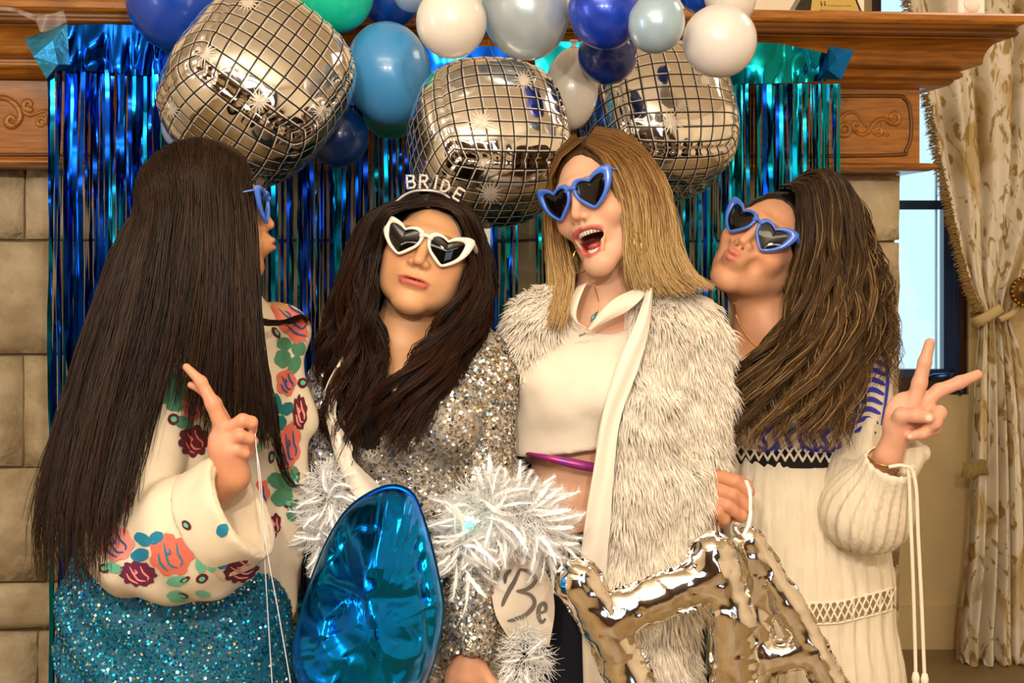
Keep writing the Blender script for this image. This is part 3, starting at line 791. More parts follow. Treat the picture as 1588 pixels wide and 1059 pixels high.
BL = [
 (284, 0, 84, 88, .68, 'royal', 'big mid-blue balloon at far left of the garland, beside the left mirror balloon', .6),
 (518, -14, 62, 66, .58, 'turq', 'turquoise green balloon above the right edge of the left mirror balloon', 2.4),
 (604, -10, 48, 54, .74, 'royal2', 'dark blue balloon squeezed between the turquoise one and the white one', 2.6),
 (602, 114, 67, 81, .60, 'sky', 'large sky-blue balloon between the left and middle mirror balloons', 2.9),
 (700, 34, 55, 57, .20, 'white', 'white balloon touching the top left of the middle mirror balloon', 3.0),
 (815, 16, 68, 78, .27, 'pearl', 'large pearly silver-blue balloon above the middle mirror balloon', 2.8),
 (937, 18, 56, 60, .20, 'cobalt', 'shiny cobalt blue balloon at the top between two pearly balloons', 2.5),
 (1018, 36, 44, 48, .08, 'ice', 'small pearly ice-blue balloon above the right mirror balloon', 3.6),
 (1116, 64, 58, 57, .18, 'white2', 'round white balloon in front of the upper right of the right mirror balloon', 2.2),
 (886, 138, 42, 64, .50, 'grey', 'off-white balloon with its knot up between the middle and right mirror balloons', 3.05),
 (942, 86, 46, 46, .40, 'navy', 'deep navy blue balloon hidden behind the off-white knotted balloon', 2.0),
 (524, 212, 48, 48, .62, 'navy2', 'dark navy balloon under the right edge of the left mirror balloon', 1.0),
 (606, 172, 44, 44, .74, 'teal', 'teal balloon peeping out below the sky-blue balloon', 1.6),
 (294, 195, 44, 44, .64, 'pale', 'pale lavender-blue balloon peeping out under the left mirror balloon', 4.0),
 (1132, -6, 40, 46, .36, 'white', 'white balloon cut off by the top edge, behind the round white one', 2.6),
 (1082, -8, 28, 30, .46, 'royal', 'small blue balloon at the top edge between the ice-blue and white balloons', 2.4),
 (650, -12, 40, 30, .50, 'pale', 'pale blue balloon at the top edge behind the left white balloon', 2.4),
]
for cx, cy, rx, ry, dy, k, lab, ti in BL:
    ti2 = ti
    if k == 'grey': balloon(cx, cy, rx, ry, dy, mB[k], lab, math.pi + .05, 1)
    else:
        a = ti - math.pi if ti > 1.9 else ti
        balloon(cx, cy, rx, ry, dy, mB[k], lab, (ti - math.pi) * .5 + (0 if k not in ('white', 'white2') else 0))

# ------------------------------------------------------------------ mirror-tile foil balloons
m_tile = bpy.data.materials.new('mirror_tile_foil'); m_tile.use_nodes = True
nt = m_tile.node_tree; bs = nt.nodes['Principled BSDF']; bs.inputs['Metallic'].default_value = 1; bs.inputs['Roughness'].default_value = .07
vc = nt.nodes.new('ShaderNodeVertexColor'); vc.layer_name = 'Col'
sp = nt.nodes.new('ShaderNodeSeparateColor'); nt.links.new(vc.outputs[0], sp.inputs[0])
def mth(op, a, c=None):
    m = nt.nodes.new('ShaderNodeMath'); m.operation = op
    for i, s in enumerate((a, c)):
        if s is None: continue
        if isinstance(s, (int, float)): m.inputs[i].default_value = s
        else: nt.links.new(s, m.inputs[i])
    return m.outputs[0]
NT = 9
def linemask(half, offs):
    out = None
    for ch in (0, 1):
        f = mth('FRACT', mth('ADD', mth('MULTIPLY', sp.outputs[ch], NT), offs))
        e = mth('LESS_THAN', f, half)
        out = e if out is None else mth('MAXIMUM', out, e)
    return out
lb = linemask(.11, 0.5); lw = linemask(.085, .39)
def mixm(fac, a, c):
    m = nt.nodes.new('ShaderNodeMix'); m.data_type = 'RGBA'; nt.links.new(fac, m.inputs[0])
    if isinstance(a, tuple): m.inputs[6].default_value = (*a, 1)
    else: nt.links.new(a, m.inputs[6])
    m.inputs[7].default_value = (*c, 1); return m.outputs[2]
cA = mixm(lw, (.90, .87, .82), (.62, .56, .48)); cB = mixm(lb, cA, (.015, .010, .008))
nt.links.new(cB, bs.inputs['Base Color'])
anyl = mth('MAXIMUM', lb, lw)
nt.links.new(mth('SUBTRACT', 1.0, mth('MULTIPLY', anyl, .75)), bs.inputs['Metallic'])
nt.links.new(mth('ADD', .07, mth('MULTIPLY', anyl, .38)), bs.inputs['Roughness'])
m_star = mat('printed_star', '#d9cdbd', .45, .2)
def rot(ax, a):
    return np.array(Matrix.Rotation(a, 3, ax))
def mirror_balloon(cx, cy, rpx, dy, M, label, seed, sx=1.0, p=2.75, stars=()):
    c = P(cx, cy, dy); r = RP(rpx, dy); n = 56
    g = np.linspace(-1, 1, n); Vs = []; Qs = []; Cs = []; k = 0
    for ax in range(3):
        for s in (-1, 1):
            a, e = np.meshgrid(np.tan(g * np.pi / 4), np.tan(g * np.pi / 4), indexing='ij')
            q = np.zeros((n, n, 3)); q[..., ax] = s; q[..., (ax + 1) % 3] = a; q[..., (ax + 2) % 3] = e
            nn = (np.abs(q) ** p).sum(-1) ** (1 / p); d = q / nn[..., None]
            # puffed panels pinched at the edge seams, with creases running off the seams
            edge = np.maximum(np.abs(a), np.abs(e)); u_, v_ = a, e
            crs = np.exp(-((1 - edge) / .22) ** 2)
            ang = np.where(np.abs(a) > np.abs(e), e, a)
            w1 = np.sin(ang * 26 + 3 * noise3(d * 2.5 + seed)) * crs * .011 * (.4 + np.abs(noise3(d * 3 + seed * 2)))
            fold = -np.abs(noise3(d * 1.7 + seed + 5)) * .02
            flat = noise3(np.stack([d[..., 0] * 5, d[..., 1] * 5, d[..., 2] * 5], -1) + seed) * .005
            sc = .86 * (1 + w1 + fold + flat - .02 * np.exp(-((1 - edge) / .05) ** 2))
            Vs.append((d * sc[..., None]).reshape(-1, 3)); Qq = grid_quads(n, n)
            Qs.append((Qq if s > 0 else Qq[:, ::-1]) + k); k += n * n
            Cs.append(np.stack([(np.arctan(a) / (np.pi / 4) + 1) / 2 + .0, (np.arctan(e) / (np.pi / 4) + 1) / 2, 0 * a], -1).reshape(-1, 3))
    V = np.concatenate(Vs); Q = np.concatenate(Qs); col = np.concatenate(Cs)
    V = V * np.array([sx, 1, 1]); V = (V @ M.T) * r + c
    # weld the face borders so that shading runs over them (colours stay per face, so borders keep own vertices)
    t = thing('mirror_ball_balloon', (c[0], c[1], V[:, 2].min()), label, 'foil balloon', 'silver mirror-ball foil balloons')
    nrm = None
    ob = part('foil_skin', V, [Q], m_tile, t, True, col=col)
    key = np.round(V, 5); u, inv = np.unique(key, axis=0, return_inverse=True); inv = inv.ravel()
    N = vnormals(V, [Q]); Nu = np.stack([np.bincount(inv, N[:, i], minlength=len(u)) for i in range(3)], -1); Nu /= np.linalg.norm(Nu, axis=1)[:, None] + 1e-9
    ob.data.normals_split_custom_set_from_vertices([tuple(x) for x in Nu[inv]])
    bv = bvh_of(V, [Q])
    for (sxp, syp, rs, seed2) in stars:
        rr = np.random.default_rng(seed2); npt = 16; pts = [(0, 0)]
        for i in range(npt * 2):
            a = np.pi * i / npt; rad = rs * (rr.uniform(.7, 1.25) if i % 2 == 0 else .36); pts.append((rad * math.cos(a), rad * math.sin(a)))
        out = []
        for a, e in pts:
            o = Vector((0, CAMY, CAMZ)); tgt = Vector(P(sxp + a, syp + e, 0)); h_ = bv.ray_cast(o, (tgt - o).normalized())
            out.append(None if h_[0] is None else np.array(h_[0] + h_[1] * (.0012 if h_[1].dot(tgt - o) < 0 else -.0012)))
        T = [[0, 1 + i, 1 + (i + 1) % (2 * npt)] for i in range(2 * npt) if out[1 + i] is not None and out[1 + (i + 1) % (2 * npt)] is not None]
        if out[0] is None or not T: continue
        part('star_print', np.array([o if o is not None else out[0] for o in out]), [np.array(T)], m_star, t, False)
    # filling tab
    tb = V[:, 2].argmin(); q = V[tb]
    MB().box((q[0] - .012, q[1] - .004, q[2] - .045), (q[0] + .012, q[1] + .004, q[2] + .01)).build('filling_tab', mat('tab_foil', '#d8cfc0', .2, 1), t, False)
    a = V[V[:, 2].argmax()]; MB().tube([a - [0, 0, .01], HW(cx, 62, -.27)], .0005, 4).build('hanging_line', m_line, t)
    return t
m_line = mat('clear_line', '#cfd3d6', .3, alpha=.5)
mirror_balloon(398, 136, 158, .40, rot('Y', math.radians(28)) @ rot('X', math.radians(-34)) @ rot('Z', math.radians(14)), 'mirror-ball foil balloon at left, above the long straight dark hair', 1.0, stars=[(402, 157, 24, 1), (318, 82, 22, 2), (265, 168, 22, 3), (498, 172, 18, 4), (384, 3, 22, 5), (350, 234, 16, 6)])
mirror_balloon(757, 222, 141, .34, rot('Y', math.radians(-10)) @ rot('X', math.radians(-28)) @ rot('Z', math.radians(20)), 'mirror-ball foil balloon in the middle, above the woman with white sunglasses', 2.0, stars=[(746, 190, 24, 1), (760, 300, 24, 2), (680, 104, 18, 3), (812, 125, 18, 4), (629, 210, 14, 5), (752, 252, 14, 6)])
mirror_balloon(1020, 190, 136, .70, rot('Y', math.radians(-8)) @ rot('X', math.radians(-20)) @ rot('Z', math.radians(16)), 'mirror-ball foil balloon at right, behind the blonde hair', 3.0, stars=[(1040, 190, 22, 1), (976, 98, 18, 2), (1093, 125, 16, 3), (1056, 164, 12, 4)])
# ------------------------------------------------------------------ people: heads, bodies, hair, sunglasses
def head_frame(bridge, y, yaw, pitch, roll, s, sv=(1, 1, 1)):
    a, p, r = map(math.radians, (yaw, pitch, roll))
    f = np.array([math.sin(a) * math.cos(p), -math.cos(a) * math.cos(p), math.sin(p)])
    u = np.array([-math.sin(a) * math.sin(p), math.cos(a) * math.sin(p), math.cos(p)])
    rr = np.array([[math.cos(r), 0, math.sin(r)], [0, 1, 0], [-math.sin(r), 0, math.cos(r)]])
    f = rr @ f; u = rr @ u; x = np.cross(f, u)
    M = np.stack([x, f, u], 1)
    sv = np.array(sv, float); c = P(bridge[0], bridge[1], y) - M @ (np.array([0, .088, .016]) * s * sv)
    return dict(c=c, M=M, s=s, sv=sv, s0=s)
def HL(H, q): return H['c'] + (np.asarray(q, float) * H['s'] * H['sv']) @ H['M'].T
def head_local(mouth):
    S = SDF(); z = lambda *a: np.array(a, float)
    S.ell(z(0, -.014, .030), (.0735, .090, .084), k=.01)
    S.ell(z(0, .022, -.022), (.0605, .064, .083), k=.03)
    jaw = -.012 if mouth == 'laugh' else 0
    for x in (-1, 1):
        S.rc(z(.050 * x, -.004, -.045), z(.014 * x, .066, -.096 + jaw), .020, .016, k=.03)
        S.ell(z(.038 * x, .052, -.020), (.025, .024, .023), k=.022)
        if mouth == 'smile': S.ell(z(.034 * x, .044, -.056), (.025, .028, .032), k=.025)
        S.rc(z(.008 * x, .079, .030), z(.042 * x, .064, .031), .010, .008, k=.016)
    S.ell(z(0, .072, -.098 + jaw), (.018, .0165, .016), k=.02)
    S.ell(z(0, .072, -.050), (.032, .022, .030), k=.018)
    for x in (-1, 1):
        S.ell(z(.032 * x, .090, .008), (.017, .013, .011), k=.014, mode=1)
        S.ell(z(.032 * x, .066, .007), (.0125, .0125, .0105), k=.004)
    S.rc(z(0, .080, .022), z(0, .1045, -.0245), .0062, .0088, k=.014)
    for x in (-1, 1): S.ell(z(.0108 * x, .0925, -.029), (.0072, .0090, .0066), k=.008)
    for x in (-1, 1): S.ell(z(.0058 * x, .0985, -.0378), (.0032, .0048, .0040), k=.003, mode=1)
    if mouth == 'smile':
        for x in (-1, 1): S.rc(z(.004 * x, .0925, -.0548), z(.029 * x, .0780, -.0545), .0052, .0024, k=.006)
        S.ell(z(0, .0905, -.0660), (.0210, .0075, .0070), k=.007)
        S.ell(z(0, .098, -.0590), (.027, .012, .0011), k=.003, mode=1)
    elif mouth == 'pucker':
        S.ell(z(0, .090, -.058), (.022, .020, .020), k=.012)
        for x in (-1, 1): S.ell(z(.0050 * x, .1065, -.0525), (.0075, .0075, .0058), k=.004)
        S.ell(z(0, .1055, -.0645), (.0105, .0085, .0065), k=.004)
        S.ell(z(0, .116, -.0588), (.0105, .009, .0012), k=.003, mode=1)
        for x in (-1, 1): S.ell(z(.036 * x, .078, -.052), (.010, .010, .014), k=.014, mode=1)
    else:
        for x in (-1, 1):
            S.rc(z(.0, .0935, -.0480), z(.020 * x, .0850, -.0490), .0036, .0032, k=.005)
            S.rc(z(.020 * x, .0850, -.0490), z(.0300 * x, .0745, -.0520), .0032, .0024, k=.005)
            S.rc(z(.0300 * x, .0745, -.0520), z(.0175 * x, .0815, -.0880), .0026, .0036, k=.005)
            S.rc(z(.0175 * x, .0815, -.0880), z(0, .0855, -.0955), .0038, .0046, k=.005)
            S.ell(z(.042 * x, .058, -.030), (.022, .022, .020), k=.015)
        S.ell(z(0, .080, -.064), (.0275, .034, .0135), k=.003, mode=1)
        S.ell(z(0, .080, -.076), (.0170, .034, .0165), k=.004, mode=1)
    for x in (-1, 1): S.ell(z(.072 * x, -.008, -.006), (.009, .018, .030), k=.006)
    return S
def add_head(S, H, mouth, neck, r0=.050, r1=.056):
    L = head_local(mouth); c, M, s = H['c'], H['M'], H['s']; sv = H['sv']
    def fn(p):
        q = ((p - c) @ M) / (s * sv)
        return L(q) * s * sv.min()
    S.fn(fn, c - .15 * s, c + .15 * s, k=.012)
    S.rc(HL(H, (0, -.028, -.062)), neck, r0, r1, k=.028)
    S.rc(HL(H, (0, -.03, -.02)), neck + np.array([0, .03, 0]), r0, r1, k=.02)
def smooth01(x): x = np.clip(x, 0, 1); return x * x * (3 - 2 * x)
def paint(V, base, jobs):
    col = np.tile(np.array(base), (len(V), 1)).astype(float)
    for c, M, r, colr, soft in jobs:
        q = V - c
        if M is not None: q = q @ M
        d = np.linalg.norm(q / np.asarray(r), axis=1)
        w_ = smooth01((1 + soft - d) / (2 * soft + 1e-6))[:, None]
        col = col * (1 - w_) + np.array(colr) * w_
    return col
def face_paint(H, mouth, lip, blush, base):
    c, M, s = H['c'], H['M'], H['s']; J = []
    def j(q, r, colr, soft): J.append((HL(H, q), M, np.array(r) * s * H['sv'], colr, soft))
    for x in (-1, 1): j((.040 * x, .068, -.022), (.024, .03, .018), blush, .8)
    j((0, .107, -.024), (.012, .012, .012), blush, .8)
    for x in (-1, 1): j((.030 * x, .080, .033), (.019, .02, .0035), tuple(np.array(base) * .45), .35)
    if mouth == 'smile':
        j((0, .089, -.0625), (.0270, .016, .0102), lip, .14); j((0, .0925, -.0590), (.028, .02, .0013), tuple(np.array(lip) * .35), .6)
    elif mouth == 'pucker':
        j((0, .110, -.0585), (.0135, .012, .0125), lip, .18); j((0, .1135, -.0588), (.010, .02, .0010), tuple(np.array(lip) * .35), .6)
    else:
        j((0, .087, -.0560), (.0320, .024, .0115), lip, .12); j((0, .087, -.0800), (.0215, .024, .0190), lip, .10)
        j((0, .064, -.069), (.027, .024, .022), tuple(np.array(lip) * np.array([.22, .12, .12])), .12)
    for x in (-1, 1): j((.0062 * x, .099, -.0385), (.004, .006, .004), tuple(np.array(base) * .3), .3)
    return J
def sunglasses(H, m_frame, m_lens, label, dy=.0):
    out = np.array([(-34, 4), (-35.3, 17), (-31, 24.5), (-24, 27.5), (-15, 27), (-7, 23.5), (-2.4, 20.4), (1.5, 24.5), (8, 29.5), (17, 33.5), (27, 36), (35, 35), (37.5, 31), (37.3, 22), (34, 9), (28, -3), (18, -16), (6, -26), (-1.5, -29.6), (-6, -29), (-13, -24), (-20, -17.5), (-29, -7.5)]) / 1000
    inn = np.array([(-28.3, 3), (-28.5, 13), (-25, 19), (-19, 21.3), (-12, 20.5), (-6, 18), (-2.3, 15.8), (1.5, 18.2), (7, 21.5), (14, 23.8), (20.5, 24), (23.8, 21), (24, 16), (21.5, 2), (17.5, -7), (11, -15), (2, -23), (-2, -25), (-5.5, -23.5), (-11, -18.5), (-16, -13.8), (-24, -6.0)]) / 1000
    n = 84; o = crloop(out, n); i_ = crloop(inn, n)
    # same starting direction for both loops
    def by_angle(L):
        c = np.array([-.002, .0]); a = np.arctan2(L[:, 1] - c[1], L[:, 0] - c[0]); return a
    d = ((o[:, None] - i_[None]) ** 2).sum(-1); sh = int(np.argmin([sum(d[(k) % n, (k + s) % n] for k in range(n)) for s in range(n)])); i_ = np.roll(i_, -sh, 0)
    Y = lambda x: .1005 + dy - 2.6 * x * x
    YL = lambda x: .1005 + dy - .00026 - .187 * (np.abs(x) - .01)
    t = thing('sunglasses', tuple(HL(H, (0, .10, -.02))), label, 'sunglasses')
    b = MB()
    def toW(x, z, y): return HL(H, np.stack([x, y, z], -1))
    for sd in (-1, 1):
        X = lambda L: sd * (L[:, 0] + .0385); Z = lambda L: L[:, 1] + .006
        ring = []
        mid = (o + i_) / 2
        for L, yo in ((i_, -.0005), (i_ * .88 + mid * .12, .0022), (mid, .0030), (o * .88 + mid * .12, .0022), (o, -.0005), (o, -.0035), (i_, -.0035)):
            x = X(L); ring.append(toW(x, Z(L), Y(x) + yo))
        V = np.concatenate(ring); m = len(ring); Q = grid_quads(m, n, True, True)
        b.add(V, Q)
    p = np.array([[x, Y(0) + .002, .020 + .003 * math.cos(x * 200)] for x in np.linspace(-.0105, .0105, 9)])
    b.tube(HL(H, p), .0032 * H['s'], 8)
    b.build('frame', m_frame, t)
    for sd in (-1, 1):
        L = i_; x = sd * (L[:, 0] + .0385); z = L[:, 1] + .006
        rings = []
        for f, yo in ((1.04, -.0016), (.7, -.0003), (.35, .0006)):
            cx, cz = sd * .0375, .006
            xx = cx + (x - cx) * f; z2 = cz + (z - cz) * f; rings.append(toW(xx, z2, YL(xx) + yo))
        ctr = toW(np.array([sd * .0375]), np.array([.006]), np.array([YL(.0375) + .0009]))
        V = np.concatenate(rings + [ctr]); k = np.arange(n); T = np.stack([2 * n + (k + 1) % n, 2 * n + k, np.full(n, 3 * n)], -1)
        part('lens', V, [grid_quads(3, n, False, True), T], m_lens, t)
        q = cr(np.array([[sd * .0735, .0855 + dy, .034], [sd * .0770, .065, .030], [sd * .0790, .02, .020], [sd * .0780, -.012, .014], [sd * .0770, -.030, -.008]]), 16)
        V, Q, T = tube_geo(HL(H, q), .0042 * H['s'], 8, True, .45); part('temple_arm', V, [Q, T], m_frame, t)
    return t

def hair_cap(H, k=1.0, face=(0, .108, -.008), fr=(.070, .078, .114), extra=None):
    S = SDF(); c, M, s = H['c'], H['M'], H['s'] * H['sv']
    S.ell(HL(H, (0, -.016, .034)), np.array([.079, .095, .0885]) * s * k, M=M)
    S.ell(HL(H, (0, -.045, -.03)), np.array([.076, .060, .085]) * s * k, M=M, k=.03)
    S.ell(HL(H, face), np.array(fr) * s, M=M, k=.012, mode=1)
    V, pol = surf(S, .0045)
    n = vnormals(V, pol); V = V + n * (.0025 * noise3(V * np.array([90, 90, 30])))[:, None]
    return V, pol
def hug(S_, H, dep, tpar, hl, vol=1.0):
    c, M, s = H['c'], H['M'], H['s'] * H['sv']
    q = (S_ - c) @ M / s; cen = np.array([0, -.016, .034]); r = np.array([.079, .095, .0885]) + .004
    low = np.clip((q[..., 2] + .10) / .05, 0, 1)
    k = np.linalg.norm((q - cen) / r, axis=-1); tgt = vol + .09 * (1 - dep)[:, None]
    inside = k < tgt
    pull = smooth01(1 - tpar / hl)[None]
    w_ = np.where(inside, 1.0, pull * (k < 1.9)) * low
    q2 = cen + (q - cen) * (1 + (tgt / np.maximum(k, .25) - 1) * w_)[..., None]
    return c + (q2 * s) @ M.T
def hair_strands(sheets, n_total, K, rad, rng, H=None):
    """sheets: dict(g=[guide,...] in world coords, n=weight, T=depth of the lock layer, wave=(amp,freq), len=(lo,hi) per guide or one pair, lock=number of locks, frizz)"""
    out = []; rr = []; tt = []
    tot = sum(s['n'] for s in sheets)
    for s in sheets:
        n = int(n_total * s['n'] / tot); G = np.array([resample(g, 40) for g in s['g']]); M_ = len(G)
        nl = s.get('lock', 40); lk = (np.arange(nl) + .5 + rng.uniform(-.45, .45, nl)) / nl
        li = rng.integers(0, nl, n); tpar = np.linspace(0, 1, K)
        ln = s.get('len', (.85, 1.0))
        ln = np.array([ln] * M_ if not isinstance(ln[0], (tuple, list)) else ln, float)
        u0 = np.clip(lk[li] + rng.normal(0, .5 / nl, n), 0, 1)
        uu = u0 * (M_ - 1); i0 = np.minimum(uu.astype(int), M_ - 2); f = uu - i0
        L_ = (ln[i0] * (1 - f[:, None]) + ln[i0 + 1] * f[:, None]); lenf = L_[:, 0] + (L_[:, 1] - L_[:, 0]) * rng.random(n)
        cl = s.get('clump', .55)
        uT = np.clip(u0 + (lk[li] - u0) * cl, 0, 1) * (M_ - 1); j0 = np.minimum(uT.astype(int), M_ - 2); g = uT - j0
        tk = tpar[None] * lenf[:, None] * 39; k0 = np.minimum(tk.astype(int), 38); kf = (tk - k0)[..., None]
        def samp(i, f_):
            A = G[i[:, None], k0] * (1 - kf) + G[i[:, None], k0 + 1] * kf
            B = G[(i + 1)[:, None], k0] * (1 - kf) + G[(i + 1)[:, None], k0 + 1] * kf
            return A * (1 - f_[:, None, None]) + B * f_[:, None, None]
        w_ = (tpar ** 1.3)[None, :, None]
        S_ = samp(i0, f) * (1 - w_) + samp(j0, g) * w_
        T = s.get('T', .03); dep = (s.get('ld', .3) * rng.random(nl)[li] + (1 - s.get('ld', .3)) * rng.random(n)) ** 1.2
        S_[..., 1] += dep[:, None] * T * np.minimum(1, tpar * 3 + .25)[None]
        S_[..., 2] -= (dep * s.get('drop', .004))[:, None]
        am, fq = s.get('wave', (0, 1))
        if am:
            co = s.get('coh', 0); ph = (rng.random(nl) * (1 - co) * 2 * np.pi + lk * 9 * co)[li] + rng.normal(0, s.get('pj', .3), n); fr = fq * (1 + .25 * (1 - .75 * co) * rng.normal(0, 1, nl)[li]); env = (np.clip((tpar - .12) * 1.6, 0, 1) * (.7 + .7 * tpar))[None]
            arg = 2 * np.pi * fr[:, None] * (tpar * lenf[:, None]) + ph[:, None]
            a_ = am * (.6 + .8 * rng.random(nl)[li])[:, None] * env
            S_[..., 0] += a_ * np.sin(arg); S_[..., 1] += a_ * .8 * np.cos(arg)
        fz = s.get('frizz', .0015)
        ph2 = rng.random((n, 3)) * 6.28; fr2 = rng.uniform(.5, 2.2, (n, 1))
        for k in range(3): S_[..., k] += fz * (1 if k != 2 else .4) * (.4 + 1.2 * tpar[None]) * np.sin(2 * np.pi * fr2 * tpar[None] + ph2[:, k:k + 1])
        S_[..., 0] += rng.normal(0, s.get('spread', .002), n)[:, None] * (.3 + tpar[None])
        if H is not None: S_ = hug(S_, H, dep, tpar, s.get('hug', .12), s.get('vol', 1.0))
        out.append(S_); rr.append(rad * rng.uniform(.7, 1.3, n)); tt.append(np.stack([dep, rng.random(n), rng.random(nl)[li]], -1))
    return np.concatenate(out), np.concatenate(rr), np.concatenate(tt)
def backing(sheets, ny=.6, H=None):
    b = MB()
    for s in sheets:
        if s.get('noback'): continue
        G = np.array([resample(g, 50) for g in s['g']]); M_ = len(G); n = M_ * 6
        ln = s.get('len', (.85, 1.0)); ln = np.array([ln] * M_ if not isinstance(ln[0], (tuple, list)) else ln, float)[:, 0] * s.get('back', .92)
        u = np.linspace(0, M_ - 1, n); i = np.minimum(u.astype(int), M_ - 2); f = (u - i)[:, None, None]
        A = G[i] * (1 - f) + G[i + 1] * f; lf = ln[i] * (1 - f[:, 0, 0]) + ln[i + 1] * f[:, 0, 0]
        t = np.linspace(0, 1, 50)
        R_ = np.stack([np.stack([np.interp(t * lf[k], t, A[k, :, c]) for c in range(3)], -1) for k in range(n)])
        R_[..., 1] += s.get('T', .03) * ny
        sh = noise3(np.stack([np.repeat(u[:, None] * 4, 50, 1), np.repeat(t[None] * 2, n, 0), np.zeros((n, 50))], -1))
        R_[..., 1] += .006 * sh
        if H is not None: R_ = hug(R_, H, np.full(n, 1.0), t, s.get('hug', .12), s.get('vol', 1.0))
        b.add(R_.reshape(-1, 3), grid_quads(n, 50))
    return b
def make_hair(root, H, sheets, n, K, rad, m, colf, rng, cap=None, name='hair', label=None):
    S_, r_, t_ = hair_strands(sheets, n, K, rad, rng, H if cap is not None else None)
    V, Q = strands_geo(S_, r_, .3)
    cs = colf(t_, np.linspace(0, 1, K))                 # (n,K,3)
    col = np.repeat(cs.reshape(-1, 3), 3, 0)
    b = MB(); b.add(V, Q, c=(0, 0, 0)); b.c = [col]
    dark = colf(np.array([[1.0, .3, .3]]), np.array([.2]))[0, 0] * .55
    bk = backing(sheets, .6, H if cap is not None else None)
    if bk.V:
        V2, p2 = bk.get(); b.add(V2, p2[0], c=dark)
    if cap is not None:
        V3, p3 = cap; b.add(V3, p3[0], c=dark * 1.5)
    o = b.build(name, m, root, True)
    if label: o['label'] = label
    return o
def finger(S, pts, rs, y, k=.004):
    S.chain([P(a, b_, y + c) for a, b_, c in pts], [RP(r, y) for r in rs], k)
def torso(S, j, inf=0.0, parts_='scbwhl', k=.03):
    if 's' in parts_: S.rc(j['shA'], j['shB'], .050 + inf, .050 + inf, k, sy=.9); S.rc(j['neck'], j['chest'], .050 + inf, .085 + inf, k)
    if 'c' in parts_: S.ell(j['chest'], np.array(j['chest_r']) + inf, k=k)
    if 'b' in parts_:
        for c, r in j.get('bust', []): S.ell(c, np.array(r) + inf, k=.035)
    if 'w' in parts_: S.ell(j['waist'], np.array(j['waist_r']) + inf, k=.06)
    if 'h' in parts_: S.ell(j['hip'], np.array(j['hip_r']) + inf, k=.06)
    if 'l' in parts_:
        for sx in (-1, 1):
            h = j['hip'] + np.array([sx * .075, 0, -.06]); x = h[0] + sx * .01
            S.rc(h, np.array([x, h[1], .48]), .085 + inf, .055 + inf, .03); S.rc(np.array([x, h[1], .48]), np.array([x, h[1] + .01, .08]), .052 + inf, .036 + inf, .02)
            if inf == 0: S.rc(np.array([x, h[1] + .02, .045]), np.array([x + sx * .02, h[1] - .14, .032]), .038, .028, .02)
def person(label, x, y, group=None): return thing('person', (x, y, 0), label, 'person', group)
m_hair = mat('hair_strand', (.2, .1, .05), .42, col=True, spec=.3)
def skin_mat(name): return mat(name, (.6, .4, .3), .46, col=True, sss=.12, spec=.4, bump=.05, bscale=500)
m_lens = mat('dark_lens', '#0a0605', .05, spec=.45)
m_bluef = mat('blue_plastic', '#3f6fd6', .25, coat=.5); m_whitef = mat('white_glossy_plastic', '#f1e8dc', .25, coat=.4)
def body_mesh(root, S, H, mouth, base, lip, blush, fine, extra=(), name='body', m=None, h=.0021):
    V, pol = surf(S, h, fine=[(HL(H, (0, .055, -.025)), .105)] + fine[1:], coarse=.013)
    col = paint(V, base, face_paint(H, mouth, lip, blush, base) + list(extra))
    nz_ = noise3(V * 60)[:, None]; col = np.clip(col * (1 + .05 * nz_), 0, 1)
    return part(name, V, pol, m, root, True, col=col), V, pol
def decal(bv, pts, polys, off=.0012):
    """project pixel points onto a garment"""
    o = Vector((0, CAMY, CAMZ)); out = []
    for a, e in pts:
        d = (Vector(P(a, e, 0)) - o).normalized(); h_ = bv.ray_cast(o, d)
        if h_[0] is None: out.append(None); continue
        n = h_[1] if h_[1].dot(d) < 0 else -h_[1]; out.append(np.array(h_[0] + n * off))
    F_ = []
    for q in polys:
        if any(out[i] is None for i in q): continue
        z = [out[i] for i in q]
        if max(np.linalg.norm(z[i] - z[i - 1]) for i in range(len(q))) > .05: continue
        F_.append(q)
    V = np.array([o_ if o_ is not None else np.zeros(3) for o_ in out])
    if not F_: return None
    used = sorted({i for q in F_ for i in q}); mp_ = {i: k for k, i in enumerate(used)}
    q4 = [[mp_[i] for i in q] for q in F_ if len(q) == 4]; q3 = [[mp_[i] for i in q] for q in F_ if len(q) == 3]
    pol = []
    if q4: pol.append(np.array(q4))
    if q3: pol.append(np.array(q3))
    return V[used], pol
def blob(cx, cy, rx, ry, rot_, lobes, amp, n=36, rings=5, seed=0):
    r = np.random.default_rng(seed); ph = r.random() * 6.28; pts = [(cx, cy)]; a = np.linspace(0, 2 * np.pi, n, endpoint=False)
    m_ = 1 + amp * np.abs(np.sin(a * lobes / 2 + ph)) - amp * .5 + .03 * r.normal(0, 1, n)
    for k in range(1, rings + 1):
        f = k / rings
        for t, q in zip(a, m_):
            x, y = rx * q * f * math.cos(t), ry * q * f * math.sin(t); pts.append((cx + x * math.cos(rot_) - y * math.sin(rot_), cy + x * math.sin(rot_) + y * math.cos(rot_)))
    pol = [(0, 1 + (i + 1) % n, 1 + i) for i in range(n)]
    for k in range(rings - 1):
        b0 = 1 + k * n; pol += [(b0 + i, b0 + (i + 1) % n, b0 + n + (i + 1) % n, b0 + n + i) for i in range(n)]
    return pts, pol
